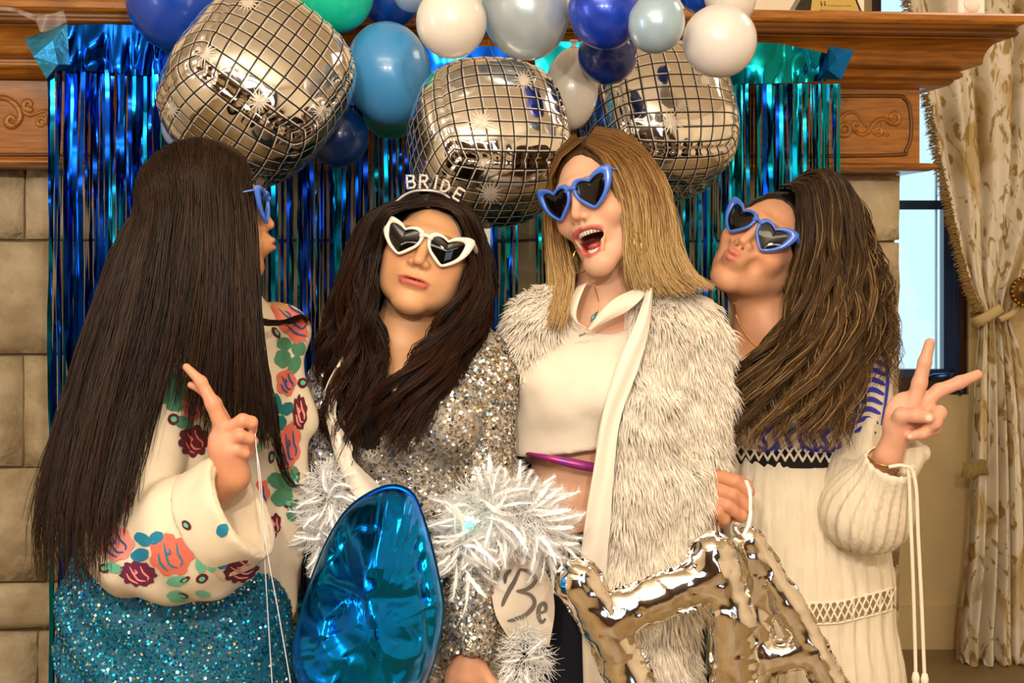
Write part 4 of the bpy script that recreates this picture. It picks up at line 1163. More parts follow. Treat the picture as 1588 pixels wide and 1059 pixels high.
def stroke(pts, w_, n=24, taper=True):
    p = cr(np.array([(a, b_, 0) for a, b_ in pts], float), n)[:, :2]; t = np.gradient(p, axis=0); t /= np.linalg.norm(t, axis=1)[:, None] + 1e-9
    nn = np.stack([-t[:, 1], t[:, 0]], -1); ww = w_ * (np.sin(np.linspace(.15, np.pi - .15, n)) ** .5 if taper else np.ones(n))
    V = np.concatenate([p - nn * ww[:, None] / 2, p + nn * ww[:, None] / 2]); return [tuple(v) for v in V], [(i, i + 1, n + i + 1, n + i) for i in range(n - 1)]
def sequins(name, V, pol, n, size, m, root, rng, colors, keep=None, tilt=.45, off=.002, label=None):
    Pn, Nn = scatter(V, pol, n, rng, keep)
    Nn = Nn + rng.normal(0, tilt, Nn.shape); Nn /= np.linalg.norm(Nn, axis=1)[:, None]
    t = np.cross(Nn, rng.normal(0, 1, Nn.shape)); t /= np.linalg.norm(t, axis=1)[:, None]; b_ = np.cross(Nn, t)
    a = np.arange(6) * np.pi / 3; r = size * rng.uniform(.8, 1.15, n)
    W_ = Pn[:, None] + Nn[:, None] * off + r[:, None, None] * (np.cos(a)[None, :, None] * t[:, None] + np.sin(a)[None, :, None] * b_[:, None])
    col = np.repeat(colors(n, rng), 6, 0)
    return part(name, W_.reshape(-1, 3), [np.arange(n * 6).reshape(n, 6)], m, root, False, col=col, stuff=True, label=label)
# ------------------------------------------------------------------ woman 1: long straight dark hair, embroidered jacket, turned away
rng = np.random.default_rng(21)
def woman_left():
    y = -.17; G = lambda L: PP(L, y)
    q = lambda a, b_, c: P(a, b_, y + c)
    root = person('woman in profile with very long straight dark hair, embroidered cream jacket and teal sequin skirt', q(300, 900, .05)[0], y + .05)
    H = head_frame((401, 313), y, 97, 3, 0, .94)
    base = (.50, .235, .10)
    j = dict(neck=q(345, 475, .02), shA=q(262, 545, -.02), shB=q(425, 515, .12), chest=q(340, 610, .07), chest_r=(.115, .10, .15), waist=q(330, 780, .07), waist_r=(.10, .085, .12), hip=q(275, 930, .07), hip_r=(.155, .12, .14))
    S = SDF(); torso(S, j); add_head(S, H, 'pucker', j['neck'])
    el = q(205, 845, -.09); wr = q(362, 738, -.19)
    S.rc(j['shA'], el, .046, .038, .02); S.rc(el, wr, .038, .024, .012)
    S.rc(j['shB'], q(450, 760, .16), .045, .036, .02); S.rc(q(450, 760, .16), q(440, 930, .10), .036, .024, .01)
    hy = y - .20
    S.ell(P(353, 690, hy), (.030, .017, .036), k=.012); S.rc(wr, P(355, 700, hy), .023, .024, .012)
    finger(S, [(345, 662, 0), (330, 626, -.004), (312, 592, -.004), (289, 569, 0)], (13.5, 11, 8.5, 6), hy, .006)      # index
    finger(S, [(352, 660, .012), (333, 625, .016), (314, 603, .014), (296, 597, .01)], (11, 10, 8, 5.5), hy, .006)     # middle
    finger(S, [(360, 662, -.006), (376, 652, -.012), (390, 655, -.006), (391, 668, .006)], (11, 10.5, 9.5, 8), hy)
    finger(S, [(356, 686, -.008), (373, 676, -.016), (387, 680, -.010), (388, 692, .004)], (10.5, 9.5, 8.5, 7), hy)
    finger(S, [(352, 704, -.006), (368, 699, -.014), (380, 703, -.010), (381, 711, 0)], (9.5, 8.5, 7.5, 6), hy)
    finger(S, [(366, 716, .01), (384, 702, .012), (394, 684, .006)], (11, 9, 7), hy)                                    # thumb
    m = skin_mat('skin_left')
    body_mesh(root, S, H, 'pucker', base, (.50, .17, .10), (.60, .27, .13), [(H['c'], .15), (P(345, 660, hy), .13)], m=m,
              extra=[(P(340, 640, hy), None, (.09, .09, .12), (.62, .28, .165), .5)])
    # jacket
    mj = mat('cream_linen', '#e0d0b6', .85, bump=.12, bscale=700, vary=.06, vscale=30)
    A = SDF()
    A.rc(q(255, 548, -.01), q(440, 512, .13), RP(46, y), RP(40, y), .03)
    A.rc(q(345, 500, .05), q(345, 640, .07), .075, .115, .03, sy=.85)
    A.ell(q(335, 680, .08), (.125, .112, .26), k=.05); A.ell(q(330, 850, .08), (.128, .11, .16), k=.05)
    A.chain([q(434, 520, .12), q(440, 640, .09), q(437, 780, .08), q(418, 960, .08)], (RP(38, y), RP(38, y), RP(38, y), RP(36, y)), .03, sy=.55)
    A.ell(H['c'] + np.array([0, 0, -.14]), (.055, .06, .05), k=.02, mode=1)
    Sl = SDF()
    Sl.rc(j['shA'] + [-.01, .0, 0], q(200, 835, -.085), .062, .072, .03)
    Sl.chain([q(215, 855, -.10), q(300, 830, -.15), q(374, 785, -.19)], (.070, .088, .082), .03)
    Sl.ell(q(275, 880, -.14), (.118, .062, .048), k=.03)
    ax = q(372, 776, -.20); nrm = (q(374 + 71, 779 - 38, -.205) - q(374 - 71, 779 + 38, -.18)); nrm /= np.linalg.norm(nrm)
    o0 = q(374, 779, -.19)
    def cut(p): return (p - o0) @ nrm
    Sl.fn(cut, (-9, -9, -9), (9, 9, 9), .004, 2)
    Sl.rc(q(335, 809, -.169), q(448, 740, -.23), .052, .080, .004, 1)
    def fold(p):
        return .0035 * np.sin(p[..., 0] * 70 + p[..., 2] * 45 + 3 * noise3(p * 9)) * (noise3(p * 6 + 3) + .4) + .003 * noise3(p * 22)
    V, pol = surf(A, .006, fold); jk = part('embroidered_jacket', V, pol, mj, root)
    V2, pol2 = surf(Sl, .0055, fold); sl = part('jacket_sleeve', V2, pol2, mj, root)
    # folded cuff band
    Cf = SDF(); Cf.chain([q(300, 830, -.15), q(374, 785, -.19)], (.0925, .0865), .01)
    Cf.fn(lambda p: (p - o0) @ nrm, (-9, -9, -9), (9, 9, 9), .003, 2)
    o1 = o0 - nrm * RP(72, y)
    Cf.fn(lambda p: -((p - o1) @ nrm), (-9, -9, -9), (9, 9, 9), .003, 2)
    Cf.rc(q(300, 830, -.15), q(448, 740, -.23), .068, .076, .003, 1)
    V3, pol3 = surf(Cf, .005, lambda p: .002 * noise3(p * 30)); part('cuff_band', V3, pol3, mj, sl)
    # mint top glimpsed inside the jacket
    md = mat('mint_fabric', '#8fbf95', .8)
    MT = SDF(); MT.rc(q(395, 600, -.035), q(400, 690, -.02), RP(20, y), RP(12, y), sy=.4); V4, p4 = surf(MT, .005); part('mint_top', V4, p4, md, root)
    bvA = bvh_of(V, pol); bvS = bvh_of(V2, pol2); bvC = bvh_of(V3, pol3)
    cols = dict(coral='#e2705a', pink='#ec8f86', wine='#5c1420', plum='#6a123f', green='#4d8a66', mint='#6fbf9f', teal='#0f6f72', blue='#2c4f94', blueteal='#0f7fa0')
    mc = {k: mat('thread_' + k, c, .75, bump=.4, bscale=900) for k, c in cols.items()}
    cnt = [0]
    def emb(bv, par, nm, c, shapes, off=.0016):
        b = MB()
        for pts, pl in shapes:
            r = decal(bv, pts, pl, off)
            if r is None: continue
            v, pp = r
            for qq in pp: b.add(v, qq if qq.shape[1] == 4 else None, qq if qq.shape[1] == 3 else None)
        if b.V: b.build(nm, mc[c], par)
    def rose(bv, par, cx, cy, rx, ry, rot_, c, lc, seed, lob=7):
        emb(bv, par, 'embroidered_flower', c, [blob(cx, cy, rx, ry, rot_, lob, .22, seed=seed)])
        cs, sn = math.cos(rot_), math.sin(rot_)
        tr = lambda L: [(cx + x * rx * cs - y_ * ry * sn, cy + x * rx * sn + y_ * ry * cs) for x, y_ in L]
        [emb(bv, par, 'embroidered_line', lc, [stroke(tr(L), 3.2)], .0028) for L in ([(-.5, -.5), (-.2, .1), (.1, .5), (.5, .5)], [(.1, -.7), (.3, -.2), (.6, .1), (.6, .4)], [(-.2, -.3), (-.05, -.1), (-.2, 0), (-.3, -.15)], [(-.6, .1), (-.35, .55), (.1, .8)])]
    def leaf(bv, par, L, c, seed=0):
        for i, (cx, cy, rx, ry, r) in enumerate(L): emb(bv, par, 'embroidered_leaf', c, [blob(cx, cy, rx, ry, r, 5, .10, seed=seed + i, n=22, rings=4)])
    def bud(bv, par, cx, cy, rx, ry, rot_):
        emb(bv, par, 'embroidered_bud', 'wine', [blob(cx, cy, rx, ry, rot_, 2, .02, n=20)]); emb(bv, par, 'embroidered_bud_centre', 'mint', [blob(cx, cy, rx * .5, ry * .5, rot_, 2, .02, n=16)], .0028)
    a = (bvA, jk)
    rose(*a, 452, 492, 24, 44, -.55, 'coral', 'blue', 1); rose(*a, 443, 593, 15, 20, .0, 'coral', 'blue', 2, 5); rose(*a, 448, 692, 17, 36, .1, 'coral', 'blue', 3)
    rose(*a, 464, 640, 11, 26, .0, 'wine', 'pink', 4, 9)
    leaf(*a, [(440, 533, 12, 10, .3), (462, 540, 11, 12, .1), (438, 556, 13, 14, .0), (456, 566, 9, 15, .4)], 'green', 5)
    leaf(*a, [(430, 626, 6, 16, -.2), (444, 634, 12, 9, -.7), (434, 656, 9, 12, .3)], 'teal', 8)
    leaf(*a, [(430, 745, 16, 12, .3), (450, 740, 14, 18, .2), (437, 770, 18, 14, -.4), (455, 790, 10, 18, .3)], 'green', 11)
    for bx in ((427, 516, 5, 10, -.6), (476, 553, 4, 10, .3), (468, 594, 8, 8, 0), (420, 708, 5, 10, .1), (446, 780, 9, 8, .4), (458, 742, 4, 12, .5)): bud(*a, *bx)
    rose(*a, 402, 770, 14, 26, .2, 'coral', 'blue', 31); rose(*a, 424, 815, 10, 18, .2, 'wine', 'pink', 32)
    bvAS = bvh_of(np.concatenate([V, V2]), [pol[0], pol2[0] + len(V)]); a = (bvAS, jk)
    rose(*a, 241, 558, 21, 30, .5, 'coral', 'blue', 6); rose(*a, 300, 683, 24, 24, 0, 'wine', 'coral', 7, 9); rose(*a, 300, 628, 17, 24, 0, 'coral', 'blue', 9)
    leaf(*a, [(262, 592, 20, 16, .4), (255, 612, 14, 14, 0), (286, 600, 18, 14, -.3), (272, 620, 16, 18, .2), (285, 655, 16, 10, .3)], 'green', 15); bud(*a, 268, 650, 9, 9, 0); bud(*a, 241, 606, 8, 9, .4)
    s_ = (bvS, sl)
    rose(*s_, 176, 788, 20, 36, .5, 'coral', 'blue', 10); rose(*s_, 181, 843, 26, 26, 0, 'pink', 'blue', 12); rose(*s_, 266, 860, 32, 30, .3, 'coral', 'blueteal', 13)
    rose(*s_, 215, 889, 28, 18, .15, 'plum', 'pink', 14, 11); rose(*s_, 374, 880, 27, 20, -.45, 'wine', 'pink', 15, 11)
    leaf(*s_, [(222, 836, 14, 9, .6), (243, 834, 12, 9, -.6), (218, 860, 14, 10, -.3)], 'blueteal', 20); leaf(*s_, [(345, 826, 8, 16, .1), (330, 846, 17, 9, -.1), (346, 866, 9, 16, .2)], 'blueteal', 24)
    leaf(*s_, [(312, 850, 12, 8, .1), (312, 874, 9, 14, 0), (330, 874, 8, 12, .2), (175, 880, 16, 8, .2), (275, 900, 16, 8, -.1), (276, 924, 17, 9, .1), (315, 920, 12, 5, .2)], 'mint', 28)
    for bx in ((285, 818, 12, 7, .8), (313, 896, 10, 7, -.4), (163, 881, 9, 7, .1), (287, 898, 9, 4, -.5), (284, 922, 9, 4, .3)): bud(*s_, *bx)
    leaf(bvC, sl, [(345, 822, 9, 10, .1)], 'blueteal', 40); bud(bvC, sl, 290, 814, 9, 6, .8)
    # skirt
    ms = mat('teal_knit', '#0e5f7d', .5, bump=.3, bscale=300); mq = mat('teal_sequin', (.1, .4, .5), .28, .85, col=True)
    K = SDF(); K.chain([q(285, 850, .07), q(270, 950, .06), q(282, 1080, .06), q(285, 1420, .06), q(285, 1800, .06)], (RP(128, y), RP(170, y), RP(168, y), RP(185, y), RP(190, y)), .05, sy=.72)
    fk = lambda p: .005 * np.sin(p[..., 2] * 60 + p[..., 0] * 55 + 2 * noise3(p * 7)) * (.5 + .5 * noise3(p * 5)) + .002 * noise3(p * 30)
    V5, p5 = surf(K, .008, fk); sk = part('sequin_skirt', V5, p5, ms, root)
    def sc(n, r):
        pal = np.array([lin('#0f86b0'), lin('#1596bc'), lin('#0a6494'), lin('#2fb0c4'), lin('#8fd8dc'), lin('#e8e0a0'), lin('#dff4ff')]); return pal[r.choice(7, n, p=[.26, .22, .16, .14, .10, .06, .06])]
    sequins('skirt_sequins', V5, p5, 15000, .0023, mq, sk, rng, sc, keep=lambda c, n: ((n[:, 1] < .35) & (c[:, 2] > .55)).astype(float), tilt=.5, off=.001)
    # hair
    N0 = [[(234, 292, .03), (214, 318, .01), (186, 360, .0), (158, 430, .0), (118, 540, -.01), (80, 670, -.02), (50, 800, -.03), (52, 905, -.03)],
          [(246, 270, .01), (226, 305, -.04), (203, 358, -.07), (173, 450, -.09), (138, 570, -.11), (104, 700, -.14), (85, 830, -.16), (92, 925, -.16)],
          [(262, 252, .0), (247, 290, -.075), (228, 360, -.11), (204, 470, -.13), (176, 590, -.155), (146, 710, -.18), (126, 820, -.20), (130, 925, -.20)],
          [(280, 242, .0), (268, 285, -.085), (256, 360, -.125), (240, 480, -.14), (212, 600, -.16), (184, 710, -.19), (166, 810, -.22), (162, 890, -.22)],
          [(300, 237, .0), (294, 285, -.09), (284, 370, -.125), (270, 480, -.14), (252, 570, -.15), (228, 650, -.165), (208, 740, -.19), (190, 840, -.21)]]
    N1 = [[(300, 237, .0), (294, 285, -.09), (286, 370, -.125), (275, 480, -.14), (262, 560, -.145), (250, 640, -.15), (240, 700, -.15)],
          [(320, 235, .0), (322, 285, -.09), (325, 380, -.125), (318, 490, -.14), (308, 570, -.145), (300, 640, -.145), (290, 700, -.145)],
          [(340, 236, .0), (350, 285, -.09), (356, 380, -.125), (354, 480, -.14), (350, 560, -.145), (346, 640, -.145), (345, 700, -.145)],
          [(358, 240, .0), (371, 285, -.08), (380, 380, -.105), (384, 470, -.12), (388, 550, -.13), (394, 640, -.13), (400, 700, -.13)],
          [(372, 247, .0), (386, 285, -.06), (391, 350, -.08), (395, 420, -.09), (398, 500, -.1), (408, 600, -.11), (428, 700, -.11)]]
    sheets = [dict(g=[G(a_) for a_ in N0], n=1.5, T=.06, hug=.22, lock=26, len=[(.74, 1.0)] * 3 + [(.70, 1.0), (.5, .95)], wave=(.004, 1.2), frizz=.004, spread=.004, clump=.35),
              dict(g=[G(a_) for a_ in N1], n=1.3, T=.045, hug=.22, lock=30, len=[(.45, .86), (.66, .95), (.80, 1.0), (.80, 1.0), (.80, 1.0)], wave=(.002, 1), frizz=.003, spread=.003, clump=.5, back=.95)]
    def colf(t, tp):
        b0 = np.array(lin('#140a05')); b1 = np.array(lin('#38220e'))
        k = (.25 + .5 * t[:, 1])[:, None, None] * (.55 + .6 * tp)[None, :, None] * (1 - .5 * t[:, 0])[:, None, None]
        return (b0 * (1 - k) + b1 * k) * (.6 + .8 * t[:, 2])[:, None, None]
    cap = hair_cap(H, 1.02, face=(0, .112, -.03), fr=(.080, .074, .098))
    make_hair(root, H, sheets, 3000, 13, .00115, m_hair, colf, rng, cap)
    # one loose lock thrown over the far shoulder
    g1 = [[(396, 490, -.09), (415, 495, -.06), (440, 496, .02), (468, 488, .09), (478, 500, .09)], [(398, 500, -.09), (418, 503, -.05), (444, 500, .02), (470, 490, .09), (484, 506, .10)]]
    g2 = [[(405, 520, -.1), (420, 600, -.08), (436, 700, -.02), (456, 752, .0), (478, 745, .03)], [(402, 520, -.1), (416, 610, -.08), (430, 700, -.03), (448, 750, .0), (470, 752, .03)]]
    make_hair(root, H, [dict(g=[G(a_) for a_ in g1], n=1, T=.01, lock=6, frizz=.003, noback=1), dict(g=[G(a_) for a_ in g2], n=.5, T=.01, lock=5, frizz=.003, noback=1)], 130, 14, .0009, m_hair, colf, rng, None, 'loose_lock')
    sunglasses(H, m_bluef, m_lens, 'blue heart sunglasses seen edge-on on the woman in profile at left', .004)
    # ribbon from her fist (belongs to the blue foil balloon)
    return q
W1Q = woman_left()

# ------------------------------------------------------------------ woman 2: white sunglasses, silver sequin jacket
def woman_bride():
    y = 0.0; G = lambda L: PP(L, y); q = lambda a, b_, c: P(a, b_, y + c)
    root = person('woman with white heart sunglasses, dark wavy hair and silver sequin jacket over a black top', q(650, 900, .05)[0], y + .05)
    H = head_frame((661, 373), y - .06, -4, 8, 16, 1.02, (1.05, 1, .93))
    base = (.62, .33, .165)
    j = dict(neck=q(622, 535, .03), shA=q(535, 605, .05), shB=q(730, 570, .03), chest=q(630, 650, .05), chest_r=(.112, .092, .14), waist=q(645, 800, .05), waist_r=(.098, .08, .12), hip=q(655, 960, .05), hip_r=(.15, .11, .13),
             bust=[(q(590, 660, -.01), (.055, .055, .055)), (q(690, 650, -.015), (.055, .055, .055))])
    S = SDF(); torso(S, j); add_head(S, H, 'smile', j['neck'], .047, .054)
    e1 = q(752, 770, .01); w1 = q(728, 1022, -.12); e2 = q(500, 770, .01); w2 = q(560, 900, -.10)
    S.chain([j['shB'], e1, w1], (.046, .038, .025), .015); S.chain([j['shA'], e2, w2], (.046, .038, .025), .015)
    hy = y - .13
    S.ell(P(722, 1056, hy), (.036, .015, .042), k=.012); S.rc(w1, P(724, 1050, hy), .024, .022, .01)
    for k, x in enumerate((694, 710, 727, 743)):
        finger(S, [(x, 1075, 0), (x - 2 + k, 1112, -.012), (x - 2 + k, 1138 - 4 * (k in (0, 3)), .004)], (10, 9, 8), hy)
    finger(S, [(745, 1038, 0), (764, 1064, -.008), (774, 1096, -.012)], (12, 10, 8), hy, .008)
    h2 = y - .12
    S.ell(P(585, 935, h2), (.03, .016, .034), k=.012); S.rc(w2, P(575, 920, h2), .024, .022, .01)
    for k in range(4): finger(S, [(590 + 8 * k, 945 + 4 * k, 0), (606 + 8 * k, 962 + 3 * k, -.008), (612 + 7 * k, 985 + 2 * k, .006)], (9, 8.5, 8), h2)
    finger(S, [(570, 935, 0), (572, 962, -.01), (580, 982, -.012)], (10, 9, 8), h2)
    m = skin_mat('skin_bride')
    body_mesh(root, S, H, 'smile', base, (.50, .115, .085), (.68, .32, .17), [(H['c'], .155), (P(725, 1070, hy), .13), (q(620, 530, -.05), .13)], m=m,
              extra=[(P(725, 1070, hy), None, (.1, .1, .12), (.64, .32, .19), .5)])
    # black top
    mb = mat('black_top', '#0a0707', .8); T = SDF(); torso(T, j, .010, 'cbwh')
    T.rc(q(618, 440, -.14), q(612, 590, -.10), .085, .05, .01, 1); T.ell(q(615, 500, .05), (.075, .16, .11), k=.01, mode=1)
    V, pol = surf(T, .008); part('black_top', V, pol, mb, root)
    # jacket: torso shell open in front + puffed sleeves
    mj = mat('sequin_ground', '#b8b0a4', .45, .35, bump=.5, bscale=220); mq = mat('silver_sequin', (.8, .75, .65), .24, .88, col=True)
    A = SDF(); torso(A, j, .020, 'scbwh')
    A.ell(q(618, 505, .02), (.066, .19, .085), k=.012, mode=1)
    # opening: wedge down the front left of her hair
    A.chain([q(552, 600, -.09), q(560, 690, -.09), q(575, 735, -.09)], (.055, .032, .010), .006, 1)
    B_ = SDF()
    B_.rc(q(728, 560, .03), q(744, 590, .03), .058, .062, .03); B_.rc(q(742, 590, .03), q(748, 770, .01), .062, .058, .03)
    B_.chain([q(746, 770, .0), q(738, 880, -.07), q(725, 1012, -.118)], (.056, .050, .043), .03)
    B_.rc(q(728, 1010, -.118), q(724, 1060, -.13), .038, .040, .003, 1)
    ncut = q(725, 1060, -.13) - q(750, 880, -.07); ncut /= np.linalg.norm(ncut); oc = q(728, 1022, -.12)
    B_.fn(lambda p: (p - oc) @ ncut, (-9, -9, -9), (9, 9, 9), .003, 2)
    B2 = SDF(); B2.rc(q(530, 604, .05), q(508, 640, .04), .056, .058, .03); B2.rc(q(510, 640, .04), q(503, 770, .02), .058, .050, .03); B2.chain([q(503, 775, .02), q(545, 885, -.07)], (.050, .044), .02)
    fo_ = lambda p: .004 * np.sin(p[..., 2] * 48 + p[..., 0] * 60 + 3 * noise3(p * 8)) * (.4 + noise3(p * 6)) + .003 * noise3(p * 26)
    def sc(n, r):
        pal = np.array([lin('#dcd6cc'), lin('#bdb6aa'), lin('#f2ede6'), lin('#a09a90'), lin('#ffffff'), lin('#c9a060'), lin('#7fb0d8'), lin('#5a5248')]); return pal[r.choice(8, n, p=[.26, .2, .18, .14, .08, .06, .03, .05])]
    def sc2(n, r):
        pal = np.array([lin('#b9b6c4'), lin('#8f93b0'), lin('#dfe4f4'), lin('#6f7390'), lin('#9fd0f0'), lin('#5a5868')]); return pal[r.choice(6, n, p=[.26, .22, .18, .16, .10, .08])]
    kf = lambda c, n: (n[:, 1] < .35).astype(float)
    V, pol = surf(A, .0065, fo_); jk = part('sequin_jacket', V, pol, mj, root); sequins('jacket_sequins', V, pol, 15000, .0029, mq, jk, rng, sc, kf)
    bvJ = bvh_of(V, pol)
    V, pol = surf(B_, .006, fo_); sl = part('jacket_sleeve', V, pol, mj, root); sequins('sleeve_sequins', V, pol, 12000, .0029, mq, sl, rng, sc, kf)
    V, pol = surf(B2, .006, fo_); sl = part('jacket_sleeve', V, pol, mj, root); sequins('sleeve_sequins', V, pol, 5000, .0026, mq, sl, rng, sc2, kf)
    # hair
    L = [[(655, 297, -.07), (606, 326, -.075), (588, 370, -.065), (581, 420, -.075), (582, 480, -.085), (590, 540, -.085), (582, 610, -.10), (556, 680, -.11)],
         [(652, 293, -.05), (590, 326, -.055), (566, 390, -.05), (555, 470, -.065), (560, 550, -.08), (552, 630, -.10), (546, 710, -.11)],
         [(648, 290, -.03), (574, 330, -.05), (548, 400, -.05), (534, 480, -.045), (530, 560, -.06), (526, 640, -.085), (536, 725, -.10)],
         [(645, 288, .0), (560, 340, .0), (534, 410, .0), (516, 490, -.01), (510, 560, -.03), (508, 630, -.05), (528, 705, -.075)],
         [(643, 288, .04), (564, 340, .05), (534, 420, .05), (508, 505, .03), (500, 575, .01), (506, 640, -.02)]]
    R = [[(662, 297, -.07), (702, 322, -.06), (728, 372, -.035), (724, 430, -.06), (692, 490, -.085), (650, 545, -.105), (606, 600, -.12), (574, 680, -.13)],
         [(664, 293, -.05), (722, 328, -.04), (746, 385, -.02), (742, 450, -.04), (710, 510, -.07), (665, 570, -.11), (622, 640, -.13), (600, 720, -.13)],
         [(666, 290, -.03), (728, 330, -.045), (752, 395, -.03), (754, 465, -.03), (728, 525, -.06), (692, 580, -.105), (655, 640, -.125), (640, 705, -.13)],
         [(668, 288, .0), (735, 335, .0), (756, 405, .01), (760, 475, .01), (745, 525, .0), (715, 575, -.04)]]
    Bk = [[(640, 300, .06), (575, 350, .09), (560, 440, .09), (560, 540, .08)], [(660, 300, .06), (650, 380, .10), (650, 470, .085), (650, 540, .08)], [(668, 300, .06), (730, 350, .09), (745, 440, .09), (735, 530, .08)]]
    sheets = [dict(g=[G(a) for a in L], n=1.2, T=.05, lock=40, coh=.3, pj=.12, ld=.7, hug=.2, wave=(.013, 2.7), frizz=.003, len=(.80, 1.0), clump=.86), dict(g=[G(a) for a in R], n=1.2, T=.05, lock=40, coh=.3, pj=.12, ld=.7, hug=.2, wave=(.013, 2.8), frizz=.003, len=[(.85, 1.0), (.8, 1.0), (.8, 1.0), (.75, 1.)], clump=.86),
              dict(g=[G(a) for a in Bk], n=.35, T=.02, lock=16, wave=(.006, 2), len=(.9, 1.), back=1)]
    def colf(t, tp):
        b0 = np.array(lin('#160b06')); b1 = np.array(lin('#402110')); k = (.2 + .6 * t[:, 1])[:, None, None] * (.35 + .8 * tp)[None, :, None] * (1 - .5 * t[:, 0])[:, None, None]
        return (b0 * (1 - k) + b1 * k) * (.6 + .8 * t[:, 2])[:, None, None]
    make_hair(root, H, sheets, 2500, 20, .00115, m_hair, colf, rng, hair_cap(H, 1.0))
    # sash
    msat = mat('white_satin', '#efe2d2', .4, sheen=.3); mgl = mat('silver_glitter', '#b0a59a', .55, .1, bump=1, bscale=900)
    def band(rows, nm, nu=40, nv=7):
        A0 = cr(np.array([P(*r[0]) for r in rows]), nu); A1 = cr(np.array([P(*r[1]) for r in rows]), nu); V = []
        for k in range(nv):
            f = k / (nv - 1); r_ = A0 * (1 - f) + A1 * f; r_[:, 1] += .006 * np.sin(f * 6 + np.arange(nu) * .15); V.append(r_)
        V = np.concatenate(V); V2 = V.copy(); V2[:, 1] += .0025; n = len(V); Q = grid_quads(nv, nu)
        return part(nm, np.concatenate([V, V2]), [np.concatenate([Q, Q[:, ::-1] + n])], msat, root)
    band([((538, 540, -.055), (546, 560, -.06)), ((502, 610, -.055), (520, 640, -.07)), ((512, 680, -.075), (545, 690, -.085)), ((527, 725, -.085), (548, 712, -.09)), ((548, 765, -.085), (585, 748, -.095)), ((580, 800, -.09), (625, 780, -.09))], 'sash')
    hs = band([((770, 850, -.10), (820, 868, -.075)), ((762, 900, -.125), (848, 890, -.10)), ((768, 950, -.125), (860, 940, -.085)), ((790, 990, -.10), (852, 1000, -.06))], 'sash_end')
    V = np.array([v.co for v in hs.data.vertices]) + ROOT[hs.name]; bv = bvh_of(V, [np.array([list(p.vertices) for p in hs.data.polygons])])
    b = MB()
    for L in ([(806, 883), (798, 900), (784, 925), (778, 940)], [(806, 883), (822, 888), (830, 898), (818, 912), (800, 916)], [(800, 916), (822, 922), (828, 936), (815, 952), (796, 960), (786, 962)], [(783, 905), (785, 892), (793, 884)],
              [(838, 950), (846, 945), (844, 935), (836, 940), (835, 955), (840, 964), (846, 958)]):
        pts, pl = stroke(L, 7, 30); r = decal(bv, pts, pl, .002)
        if r: b.add(r[0], r[1][0] if r[1][0].shape[1] == 4 else None)
    if b.V: b.build('glitter_lettering', mgl, hs)
    # white satin skirt edge / gown under the jacket at her hip
    K = SDF(); K.chain([q(700, 930, .03), q(690, 1200, .03), q(680, 1640, .03)], (.125, .14, .15), .03, sy=.65); V, pol = surf(K, .011, lambda p: .006 * np.sin(p[..., 0] * 60 + 2 * noise3(p * 6))); ks = part('sequin_dress', V, pol, mj, root)
    sequins('dress_sequins', V, pol, 3500, .0028, mq, ks, rng, sc, lambda c, n: ((n[:, 1] < .35) & (c[:, 2] > .65)).astype(float))
    sunglasses(H, m_whitef, m_lens, 'white heart sunglasses on the woman with dark wavy hair')
    # tiara
    mr = mat('rhinestone', '#f4eeea', .18, .35, coat=.8); t = thing('tiara', tuple(q(675, 296, .0)), 'rhinestone tiara of letters standing in the dark wavy hair', 'tiara')
    arc = cr(PP([(604, 322, .0), (632, 300, -.02), (660, 295, -.028), (688, 301, -.02), (712, 322, .0)]), 40)
    MB().tube(arc, .0022, 6).build('headband', mr, t)
    LT = {'B': [[(0, 0), (0, 1)], [(0, 1), (.6, .97), (.7, .77), (.55, .55), (0, .52)], [(.0, .52), (.65, .48), (.78, .25), (.6, .03), (0, 0)]], 'R': [[(0, 0), (0, 1)], [(0, 1), (.6, .97), (.72, .75), (.55, .52), (0, .5)], [(.3, .5), (.75, 0)]], 'I': [[(.3, 0), (.3, 1)]],
          'D': [[(0, 0), (0, 1)], [(0, 1), (.5, .95), (.8, .6), (.75, .3), (.45, .04), (0, 0)]], 'E': [[(.7, 0), (0, 0), (0, 1), (.7, 1)], [(0, .5), (.55, .5)]]}
    sph = [(math.sin(a) * math.cos(p), math.cos(a), math.sin(a) * math.sin(p)) for a in np.linspace(0, np.pi, 4) for p in np.linspace(0, 6.28, 6, endpoint=False)]
    for ch, x0, y0, an, sc_ in (('B', 632, 292, -.06, 19.5), ('R', 651, 291, .04, 19.5), ('I', 670, 291, .18, 19), ('D', 683, 296, .30, 18), ('E', 702, 306, .55, 18)):
        b = MB()
        for st in LT[ch]:
            pts = []
            for u_, v_ in st:
                X, Y = u_ * sc_ * .8, -v_ * sc_; pts.append(P(x0 + X * math.cos(an) - Y * math.sin(an), y0 + X * math.sin(an) + Y * math.cos(an), y - .035))
            pts = np.array(pts); n = max(3, int(np.linalg.norm(np.diff(pts, axis=0), axis=1).sum() / .0034)); c = np.stack([np.interp(np.linspace(0, 1, n), np.linspace(0, 1, len(pts)), pts[:, k]) for k in range(3)], -1)
            b.tube(c, .0016, 5)
            for o in c: b.add(np.array(sph) * .0027 + o, grid_quads(4, 6, False, True))
        b.build('letter', mr, t, False)
    return root
woman_bride()
